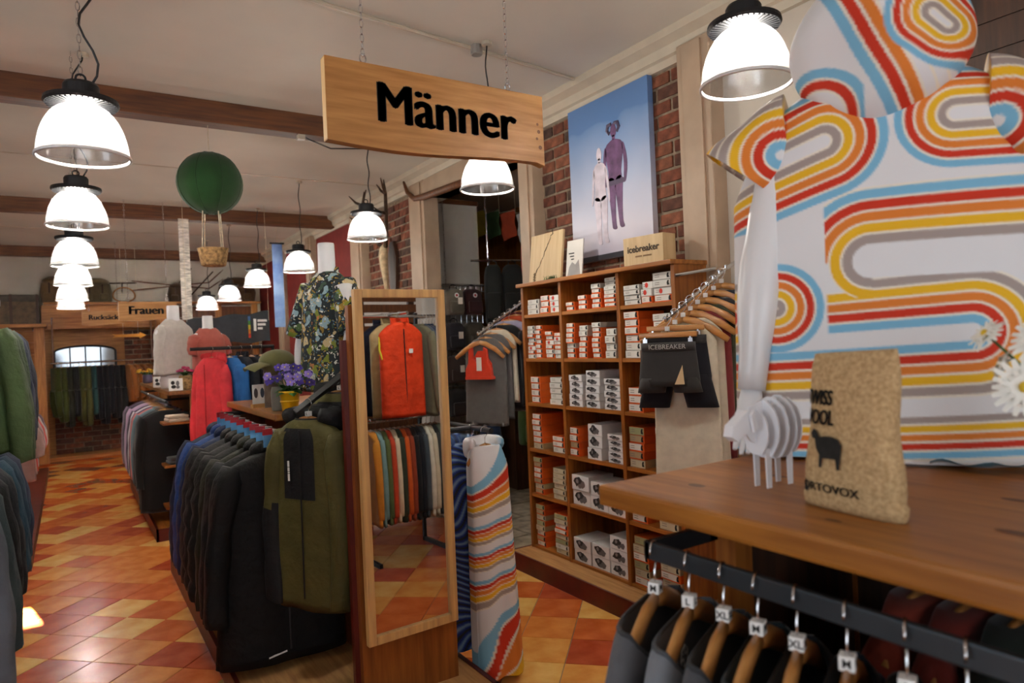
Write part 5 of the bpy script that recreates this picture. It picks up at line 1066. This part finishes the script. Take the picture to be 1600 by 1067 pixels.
# antlers
an = thing('antler_trophy', 'deer skull with branching antlers mounted on the brick wall', 'antlers', (2.93, 6.87, 2.25))
MB().prism([(-.09, .0), (-.05, -.2), (.05, -.2), (.09, 0), (.11, .25), (.05, .42), (-.05, .42), (-.11, .25)], .03, .062, 'yz').obj('shield', M_DARKW, an)
rg = [[(-.02-.04*k+.04*k*math.cos(u), .055*k*math.sin(u), z) for u in np.linspace(0, 2*PI, 14, endpoint=False)] for z, k in ((-.17, .25), (-.12, .5), (0, .7), (.15, 1), (.27, 1.15), (.36, .9), (.40, .4))]
MB().loft(rg).obj('skull', mat('bone', (196, 176, 140), .7, var=.2, vs=20), an, smooth=True)
M_HORN = mat('horn', (78, 56, 38), .6, var=.3, vs=25)
for s in (-1, 1):
    P = [(-.05, s*.04, .36), (-.10, s*.18, .48), (-.14, s*.30, .66), (-.15, s*.33, .86), (-.13, s*.25, 1.02)]
    mb = MB().tube(P, [.026, .024, .021, .017, .006], 8)
    for b, e in ((1, (-.26, s*.16, .44)), (2, (-.30, s*.33, .72)), (3, (-.25, s*.46, .98)), (3, (-.18, s*.18, .98))): mb.tube([P[b], ((P[b][0]+e[0])/2, (P[b][1]+e[1])/2, (P[b][2]+e[2])/2-.02), e], [.018, .014, .005], 7)
    mb.obj('antler', M_HORN, an, smooth=True)
# red bay shelves beyond the brick panel
rs = thing('wall_shelf', 'red wall shelf with packages in the bay beyond the antlers', 'shelf', (0, 0, 0))
for z in (1.3, 1.75, 2.2): MB().box(2.74, 3.0, 8.05, 9.55, z-.02, z).obj('shelf_board', mat('red_board', (112, 26, 22), .6), rs)
for y in (8.06, 9.54): MB().box(2.74, 3.0, y-.01, y+.01, 1.25, 2.25).obj('bracket', mat('red_board', (112, 26, 22), .6), rs)
for i in range(14):
    z = (1.3, 1.75, 2.2)[i % 3]; y = 8.12+.1*i; hgt = random.uniform(.14, .26)
    c = [(196, 150, 110), (214, 196, 170), (190, 120, 80), (206, 90, 60)][i % 4]
    t = thing('package', ['tan', 'cream', 'brown', 'orange'][i % 4]+' package on the red wall shelf', 'package', (2.80, y, z), 0, 'packages on the red wall shelf')
    MB().box(0, .14, -.04, .04, 0, hgt).obj('box', mat('package_%d' % (i % 4), c, .7), t); MB().box(-.001, 0, -.03, .03, hgt*.3, hgt*.7).obj('label', M_PAPER, t)
# ================================================================== side room seen through the opening
gpn = thing('room_divider', 'tall pale grey board standing in the side room opening', 'divider', (3.47, 6.32, 0)); MB().box(-.25, .25, -.012, .012, 0, 3.05).obj('board', mat('panel_grey', (186, 182, 172), .8, var=.03), gpn); MB().box(-.26, .26, -.02, .02, 3.0, 3.05).obj('top_strip', M_BEAM, gpn)
for x in (-.24, .27): chain_mb(x, -.16, 2.1, 3.2, .045).obj('chain', M_CHROME, gpn)
dw = thing('driftwood_branch', 'curved driftwood branch laid over the side room opening', 'branch', (3.008, 5.9, 2.92)); MB().tube([(-.12, .42, .27), (-.11, .36, .15), (-.09, .25, .07), (-.1, 0, .04), (-.1, -.5, .02), (-.1, -1.0, .0)], [.012, .022, .028, .035, .035, .03], 8).obj('branch', M_BEAM, dw, smooth=True)
gw = thing('grid_wall', 'grey wire grid wall hung with small backpacks in the side room', 'grid wall', (3.445, 6.14, 0))
g_ = MB()
for k in range(11): g_.tube([(-.32+.064*k, 0, .35), (-.32+.064*k, 0, 2.15)], .003, 4)
for k in range(25): g_.tube([(-.33, 0, .37+.074*k), (.33, 0, .37+.074*k)], .003, 4)
g_.obj('wire_mesh', M_CHROME, gw); MB().tube([(-.33, -.02, 2.13), (.42, -.02, 2.13)], .008, 8).obj('top_bar', M_CHROME, gw)
for x in (-.33, .33): MB().box(x-.012, x+.012, -.012, .012, 0, 2.16).obj('frame_post', M_STEEL, gw)
def pack(label, loc, c, w, h, d, rz=0, group=None, logo=False, tagp=False, m=None):
    t = thing('backpack', label, 'backpack', loc, rz, group); mm = m or fabric(c)
    rg = [[(w*k*math.copysign(abs(math.cos(u))**.5, math.cos(u)), d*k2*math.copysign(abs(math.sin(u))**.6, math.sin(u)), -h+h*z) for u in np.linspace(0, 2*PI, 24, endpoint=False)] for z, k, k2 in ((0, .85, .7), (.04, .98, .95), (.5, 1, 1), (.82, .95, .95), (.95, .78, .7), (1, .5, .35))]
    MB().loft(rg).obj('bag', mm, t, smooth=True); MB().box(-w*.75, w*.75, -d*1.35, -d*.85, -h*.92, -h*.48, ch=.015).obj('front_pocket', fabric(c), t, smooth=True)
    MB().tube([(-.04, 0, -.01), (-.035, 0, .03), (0, 0, .045), (.035, 0, .03), (.04, 0, -.01)], .006, 6).obj('grab_loop', M_BLACK, t)
    for s in (-1, 1): MB().tube([(s*w*.5, d*.8, -.02), (s*w*.6, d*1.3, -h*.4), (s*w*.6, d*1.0, -h*.9)], .012, 6, flat=.4).obj('strap', M_BLACK, t)
    if logo: MB().lathe([(.001, 0), (.024, 0), (.024, .002)], 14).obj('round_logo', M_WHITE, t, (0, -d*1.02, -h*.26), (PI/2, 0, 0)); MB().lathe([(.001, .0025), (.013, .0025)], 10).obj('logo_centre', M_RT, t, (0, -d*1.02, -h*.26), (PI/2, 0, 0))
    if tagp: MB().box(.0, .05, -d*1.4, -d*1.37, -h*.6, -h*.35).obj('price_tag', M_PAPER, t)
    return t
pack('small grey backpack with round logo, hung from the grid wall bar', (3.225, 6.0, 2.085), (92, 88, 78), .10, .26, .07, logo=True, tagp=True)
pack('small maroon backpack with round logo beside the grey one', (3.435, 6.0, 2.085), (48, 22, 26), .10, .26, .07, logo=True)
for i, (x, z, c, nm) in enumerate(((3.68, 1.67, (24, 24, 34), 'dark navy backpack at the edge of the grid wall'), (3.225, 1.75, (30, 30, 38), 'charcoal backpack with white tag on the grid wall'), (3.225, 1.42, (44, 32, 30), 'brown backpack with white tag on the grid wall'), (3.455, 1.75, (70, 64, 56), 'taupe backpack in the middle of the grid wall'), (3.455, 1.42, (26, 26, 28), 'black shoulder bag on the grid wall'), (3.68, 1.36, (20, 22, 26), 'black hip pack on the grid wall'), (3.455, 1.09, (34, 36, 40), 'graphite backpack low on the grid wall'), (3.68, 1.05, (36, 42, 30), 'dark green backpack low on the grid wall'), (3.225, 1.09, (24, 26, 30), 'jet black backpack low on the grid wall'), (3.60, .72, (30, 50, 84), 'blue duffel at the foot of the grid wall'))):
    pack(nm, (x, 6.02, z), c, .105, .27, .075, random.uniform(-.05, .05), tagp=i in (1, 2))
pack('large black trekking backpack hung before the plywood wall', (3.87, 5.90, 2.33), (26, 28, 30), .12, .62, .10, -.5); pack('large black-grey trekking backpack left of the other large one', (3.67, 5.955, 2.33), (34, 36, 36), .095, .6, .085, -.5)
rail('hanging_bar', 'grey bar in the side room holding the large trekking backpacks', (3.45, 6.02, 2.375), (4.2, 5.82, 2.375), m=M_CHROME, br=[[(4.2, 5.82, 2.375), (4.95, 5.82, 2.375)]])
for i, (y, c, nm) in enumerate(((7.05, (206, 176, 40), 'yellow'), (6.78, (70, 104, 58), 'green'), (6.45, (196, 78, 44), 'red-orange'), (6.12, (222, 214, 206), 'white'))):
    t = thing('prayer_flag', nm+' prayer flag strung in the side room', 'flag', (4.2, y, 3.13-.1*i*.6))
    MB().loft([[(.01*math.sin(5*a+z*9)+.02*z, -.14+.28*a, -.30*z-.02*a) for a in np.linspace(0, 1, 10)] for z in np.linspace(0, 1, 8)], False, False, closed=False).obj('cloth', fabric(c), t, smooth=True); MB().tube([(0, -.165, -.025), (0, .165, .005), (0, .17, CZ-3.131+.06*i)], .003, 5).obj('cord', M_ROPE, t)
rd = thing('hanging_cloth', 'red fleece jacket hanging at the edge of the side room', 'jacket', (3.75, 5.2, 2.62), -.4); torso(.16, .8, .05, 801, 1).obj('body', fabric((140, 20, 26)), rd, smooth=True)
for sx in (-1, 1): sleeve(sx, .16, .55, 801, .07, .05, .03).obj('sleeve', fabric((140, 20, 26)), rd, smooth=True)
MB().tube([(0, 0, 0), (0, 0, CZ-2.621)], .003, 5).obj('cord', M_ROPE, rd)
wc = thing('wire_basket', 'pale slatted crate standing on the stone floor of the side room', 'crate', (3.18, 5.75, 0), .1)
for k in range(7): MB().box(-.16+.05*k, -.13+.05*k, -.12, -.11, .01, .36).obj('slat', M_PAPER, wc)
MB().box(-.17, .18, -.12, .12, 0, .02).box(-.17, .18, .11, .12, 0, .36).box(-.17, -.16, -.12, .12, 0, .36).box(.17, .18, -.12, .12, 0, .36).obj('shell', M_PAPER, wc)
pack('grey-white cloth bag slumped in the pale crate', (3.185, 5.75, .56), (170, 172, 176), .12, .54, .075); pack('dark blue cloth bag behind the pale crate', (3.30, 6.0, .5), (34, 52, 84), .15, .5, .07)
bsh = thing('base_cabinet', 'dark low cabinet under the hanging bags in the side room', 'cabinet', (4.15, 6.15, 0)); MB().box(-.33, .5, -.25, .25, 0, .9).obj('body', M_DARKW, bsh); MB().box(-.36, .53, -.28, .28, .9, .93).obj('top', M_DARKW, bsh)
for i, (x, c, nm) in enumerate(((3.92, (60, 84, 44), 'green-yellow'), (4.15, (30, 32, 36), 'black'), (4.38, (28, 40, 66), 'navy'), (4.61, (40, 60, 44), 'dark green'))): pack(nm+' hip bag hanging before the dark cabinet', (x, 5.79, .90), c, .11, .42, .065)
for i, (x, z, c, nm) in enumerate(((3.92, 1.72, (30, 32, 36), 'coal'), (4.18, 1.70, (22, 24, 28), 'black'), (4.44, 1.72, (44, 50, 54), 'slate'), (4.03, 1.28, (26, 28, 32), 'jet'), (4.32, 1.28, (36, 34, 40), 'plum black'))): pack(nm+' backpack on the dark side of the side room', (x, 6.18, z), c, .12, .36 if z > 1.5 else .35, .085)
rail('bag_rail', 'dark bar behind the backpacks in the side room', (3.80, 6.30, 1.75), (4.66, 6.30, 1.75), br=[[(4.63, 6.30, 1.75), (4.63, 6.30, .92)], [(3.83, 6.30, 1.75), (3.83, 6.30, .92)]])
# ================================================================== sloping display arms with small garments
def slope(label, wall, p0, p1, n=9):
    t = thing('sloping_rail', label, 'rail', p0); d = Vector(p1)-Vector(p0); MB().tube([(0, 0, 0), tuple(d)], .009, 8).obj('bar', M_CHROME, t)
    for k in range(n+1): sph(MB(), d*(k/n)+Vector((0, 0, .013)), .009, 8, 5).obj('stud', M_CHROME, t)
    MB().tube([(0, 0, 0), Vector(wall)-Vector(p0)], .011, 8).obj('wall_arm', M_CHROME, t); return t
slope('chrome sloping arm of sports tops beside the shelf unit', (2.92, 4.2, 1.86), (2.86, 4.2, 1.845), (2.44, 4.2, 1.60))
def at_slope(p0, p1, k): return tuple(Vector(p0).lerp(Vector(p1), k))
M_BRA = fabric((216, 60, 30))
BA = [(.97, 'bra', (216, 60, 30), 'orange-red sports bra with paper tag, front of the sloping arm', .2, .30), (.86, 'top', (96, 94, 92), 'grey tank top behind the orange-red sports bra', .17, .62), (.74, 'top', (90, 88, 88), 'second grey tank top on the sloping arm', .17, .60), (.62, 'top', (208, 198, 178), 'cream tank top on the sloping arm', .16, .52), (.48, 'top', (20, 20, 24), 'black long top on the sloping arm', .18, .62), (.36, 'top', (164, 160, 190), 'lavender grey long-sleeved top on the sloping arm', .19, .66), (.22, 'top', (176, 72, 34), 'rust top on the sloping arm', .18, .7), (.1, 'top', (96, 30, 30), 'wine red top on the sloping arm', .18, .6)]
for i, (k, kd, c, nm, w, L) in enumerate(BA):
    x, y, z = at_slope((2.86, 4.2, 1.845), (2.44, 4.2, 1.60), k); q = (x, y, z+.022-.085); a = -PI/2+.45
    hanger(q, a, 'wooden hanger with the '+nm.split(' with')[0].split(' behind')[0].split(' on')[0]+' beside the shelf', 'sloping arm hangers')
    if kd == 'bra':
        t = thing('sports_bra', nm, 'bra', (q[0], q[1], q[2]-.03), a)
        poly = [(-.10, -.21), (.10, -.21), (.098, -.155), (.075, -.11), (.068, -.02), (.045, -.005), (.042, -.08), (.0, -.115), (-.042, -.08), (-.045, -.005), (-.068, -.02), (-.075, -.11), (-.098, -.155)]
        MB().prism([(x*1.1, z*1.05) for x, z in poly], -.035, -.012).obj('front', M_BRA, t); MB().prism([(-.1, -.21), (.1, -.21), (.09, -.12), (.02, -.03), (-.02, -.03), (-.09, -.12)], .0, .012).obj('back', M_BRA, t); MB().box(-.113, .113, -.038, .014, -.232, -.21, ch=.004).obj('underband', M_BRA, t)
        MB().box(-.008, .035, -.044, -.042, -.17, -.075).obj('paper_tag', M_PAPER, t)
    else: garment('top', nm, 'top', (q[0], q[1], q[2]-.012), a, 'tops on the sloping arm', Wd=w, L=L, b0=.03, m=fabric(c), sl=(.5 if i in (4, 5, 7) else 0), seed=820+i, coll=False, r0=.05, r1=.04, splay=.03, fold=1.2)
slope('chrome sloping arm of shorts and undershirts beside the shelf unit', (2.88, 2.30, 1.90), (2.80, 2.30, 1.865), (2.36, 2.30, 1.61))
MB().tube([(2.65, 2.505, 1.85), (2.90, 2.45, 1.885)], .01, 8).obj('cross_bar', M_CHROME, bpy.data.objects['wall_shelf'])
bpy.data.objects['cross_bar'].location.z = -.112
SA = [(.98, 's', (44, 42, 42), 'charcoal boxer briefs with ICEBREAKER waistband on the sloping arm', 0), (.86, 's', (18, 18, 28), 'black boxer shorts with blue print behind the charcoal briefs', 0), (.73, 't', (216, 206, 184), 'cream undershirt below the boxer shorts', .62), (.61, 't', (206, 196, 176), 'ecru undershirt behind the cream undershirt', .62), (.49, 't', (124, 44, 46), 'dark red undershirt on the sloping arm', .6), (.36, 't', (70, 72, 52), 'olive undershirt on the sloping arm', .58), (.22, 't', (60, 60, 62), 'grey undershirt on the sloping arm', .58), (.08, 't', (40, 42, 50), 'slate undershirt close to the wall', .56)]
for i, (k, kd, c, nm, L) in enumerate(SA):
    x, y, z = at_slope((2.80, 2.30, 1.865), (2.36, 2.30, 1.61), k); q = (x, y, z+.022-.085); a = -PI/2+.62
    h = hanger(q, a, 'wooden hanger holding the '+nm.split(' with')[0].split(' behind')[0].split(' below')[0].split(' on')[0].split(' close')[0], 'shorts arm hangers', cube='-', bar=kd == 's')
    if kd == 's':
        t = thing('boxer_shorts', nm, 'shorts', (q[0], q[1], q[2]-.05), a); mm = fabric(c); sc = 1.0 if i == 0 else 1.12
        rg = [[(sc*ax*math.cos(u), (.035+.012*(z < -.1))*math.sin(u)*(1+.06*math.sin(5*u)), z*sc) for u in np.linspace(0, 2*PI, 28, endpoint=False)] for ax, z in ((.125, 0), (.128, -.03), (.135, -.1), (.142, -.17), (.14, -.2))]
        MB().loft(rg).obj('seat', mm, t, smooth=True)
        for sx in (-1, 1): MB().loft([[(sx*(.07+.008*k2)*sc+.066*sc*math.cos(u), .04*math.sin(u), (-.16-.035*k2)*sc) for u in np.linspace(0, 2*PI, 18, endpoint=False)] for k2 in range(3 if i == 0 else 5)]).obj('leg', mm, t, smooth=True)
        MB().loft([[(sc*.127*math.cos(u), .038*math.sin(u), z) for u in np.linspace(0, 2*PI, 28, endpoint=False)] for z in (.006, -.034)]).obj('waistband', fabric((58, 56, 56)), t, smooth=True)
        if i == 0: text('waistband_lettering', 'ICEBREAKER', .031, mat('band_print', (170, 168, 164), .7), t, (-.0, -.0405, -.015), (PI/2, 0, 0), .0006, 0); MB().prism([(.03, -.19), (.075, -.19), (.068, -.10)], -.05, -.047).obj('paper_tag', M_BOARD, t)
        else:
            for k2 in range(16): MB().box(-.003, .003, -.001, .001, -.006, .006).obj('print_motif', mat('motif_blue', (84, 96, 190), .7), t, (random.uniform(-.1, .1), -.047, -.05-.2*random.random()), (0, .5, 0))
        for sx in (-1, 1): link('clip', ME_CLIP, t, (sx*.105, 0, .012))
    else: garment('undershirt', nm, 'undershirt', (q[0], q[1], q[2]-.04), a, 'undershirts on the sloping arm', Wd=.15, L=L+.12, b0=.03, m=fabric(c), sl=0, seed=850+i, coll=False, fold=1.5, hemw=1.05)

# small ceiling details
ck = thing('ceiling_hook', 'small black hook screwed into the ceiling before the sign', 'hook', (.60, 2.62, CZ)); MB().tube([(0, 0, -.001), (0, 0, -.03), (.012, 0, -.042), (0, 0, -.054), (-.012, 0, -.045)], .003, 6).obj('hook_wire', M_BLACK, ck)
lc = thing('lamp_lead', 'black lamp lead sagging under the first ceiling beam', 'cable', (0, 0, 0)); MB().tube([(1.50, 5.0, CZ-.16), (1.56, 5.02, CZ-.175), (1.72, 5.05, CZ-.21), (1.9, 5.07, CZ-.185), (2.02, 5.07, CZ-.17)], .005, 6).obj('lead', M_BLACK, lc); MB().box(1.46, 1.51, 4.98, 5.03, CZ-.185, CZ-.149).obj('socket', M_CROWN, lc)

# ================================================================== clothes on a rail press against their neighbours instead of passing through
def soft(t, h, k=.5):
    a = np.abs(t); return np.where(a <= k*h, t, np.sign(t)*(k*h+(1-k)*h*np.tanh((a-k*h)/((1-k)*h))))
def press(root, n, lo, hi, k=.5):
    """squeeze all parts of a garment along direction n to at most lo below and hi above its hanging point"""
    n = np.array(n, float); n /= np.linalg.norm(n); c = np.array(root.location)
    R0 = Matrix.Translation(root.location) @ root.rotation_euler.to_matrix().to_4x4()
    def rec(o, M):
        for ch in o.children:
            C_ = M @ ch.matrix_basis
            if ch.type == 'MESH' and ch.data.users == 1:
                me = ch.data; q = np.empty(len(me.vertices)*3); me.vertices.foreach_get('co', q); q = q.reshape(-1, 3)
                A = np.array(C_); w = q@A[:3, :3].T+A[:3, 3]; t = (w-c)@n
                f = np.where(t < 0, soft(t, lo, k), soft(t, hi, k)); w += (f-t)[:, None]*n
                B = np.array(C_.inverted()); me.vertices.foreach_set('co', (w@B[:3, :3].T+B[:3, 3]).ravel()); me.update()
            rec(ch, C_)
    rec(root, R0)
def members(*groups): return [o for o in COL.objects if o.parent is None and o.get('group') in groups]
def press_row(items, n, end=.12, gap=.0015, first=None):
    n = Vector(n).normalized(); items = sorted(items, key=lambda o: o.location.dot(n)); c = [o.location.dot(n) for o in items]
    for i, o in enumerate(items):
        lo = (c[i]-c[i-1])/2-gap if i else (first or end); hi = (c[i+1]-c[i])/2-gap if i < len(items)-1 else end
        press(o, n, lo, hi)
def ydir(rz): return (-math.sin(rz), math.cos(rz), 0)
X_, Y_ = (1, 0, 0), (0, 1, 0)
row = members('winter coats on the rail'); press_row(row, Y_, first=.068)
for o in row: press(o, X_, .6, .292, .75)
row = members('olive jackets on the arm'); press_row(row, ydir(-1.02), end=.085)
for o in row: press(o, Y_, .222, .215, .75)
row = members('ponchos beside the mirror'); press_row(row, Y_, end=.09)
for o in row: press(o, X_, o.location.x-1.48 if o.location.x > 1.55 else .15, .3, .6)
press_row(members('jackets behind the coral jacket', 'coral jacket'), ydir(-PI/2+.36))
row = members('T-shirts on the counter rail'); press_row(row, ydir(.42), end=.05)
for o in row: press(o, X_, .6, .205, .75)
row = members('sweaters under the counter'); press_row(row, Y_, end=.05)
for o in row: press(o, X_, .215, .2, .75)
row = members('tops on the upper tier'); press_row([o for o in row if o.location.x < 2.2], Y_, end=.08); press_row([o for o in row if o.location.x > 2.2], X_, end=.04, first=.03)
press_row(members('T-shirts on the lower tier'), ydir(PI/2+.2), end=.04)
row = members('women tops along the unit'); press_row(row, Y_, end=.1, first=.075)
for o in row: press(o, X_, .6, .31, .75)
row = members('clothes on the aisle rack')
for z in sorted({round(o.location.z, 2) for o in row}):
    for a, b in ((0, 5.0), (5.0, 9.0)):
        r_ = [o for o in row if round(o.location.z, 2) == z and a < o.location.y < b]
        if r_: press_row(r_, Y_, end=.1)
press_row(members('trousers in the far alcove', 'tan coats in the far alcove'), ydir(PI/2+.45), end=.06)
press_row(members('tops on the sloping arm')+[bpy.data.objects['sports_bra']], ydir(-PI/2+.45), end=.05)
press_row(members('undershirts on the sloping arm')+[o for o in COL.objects if o.name.startswith('boxer_shorts')], ydir(-PI/2+.62), end=.05)
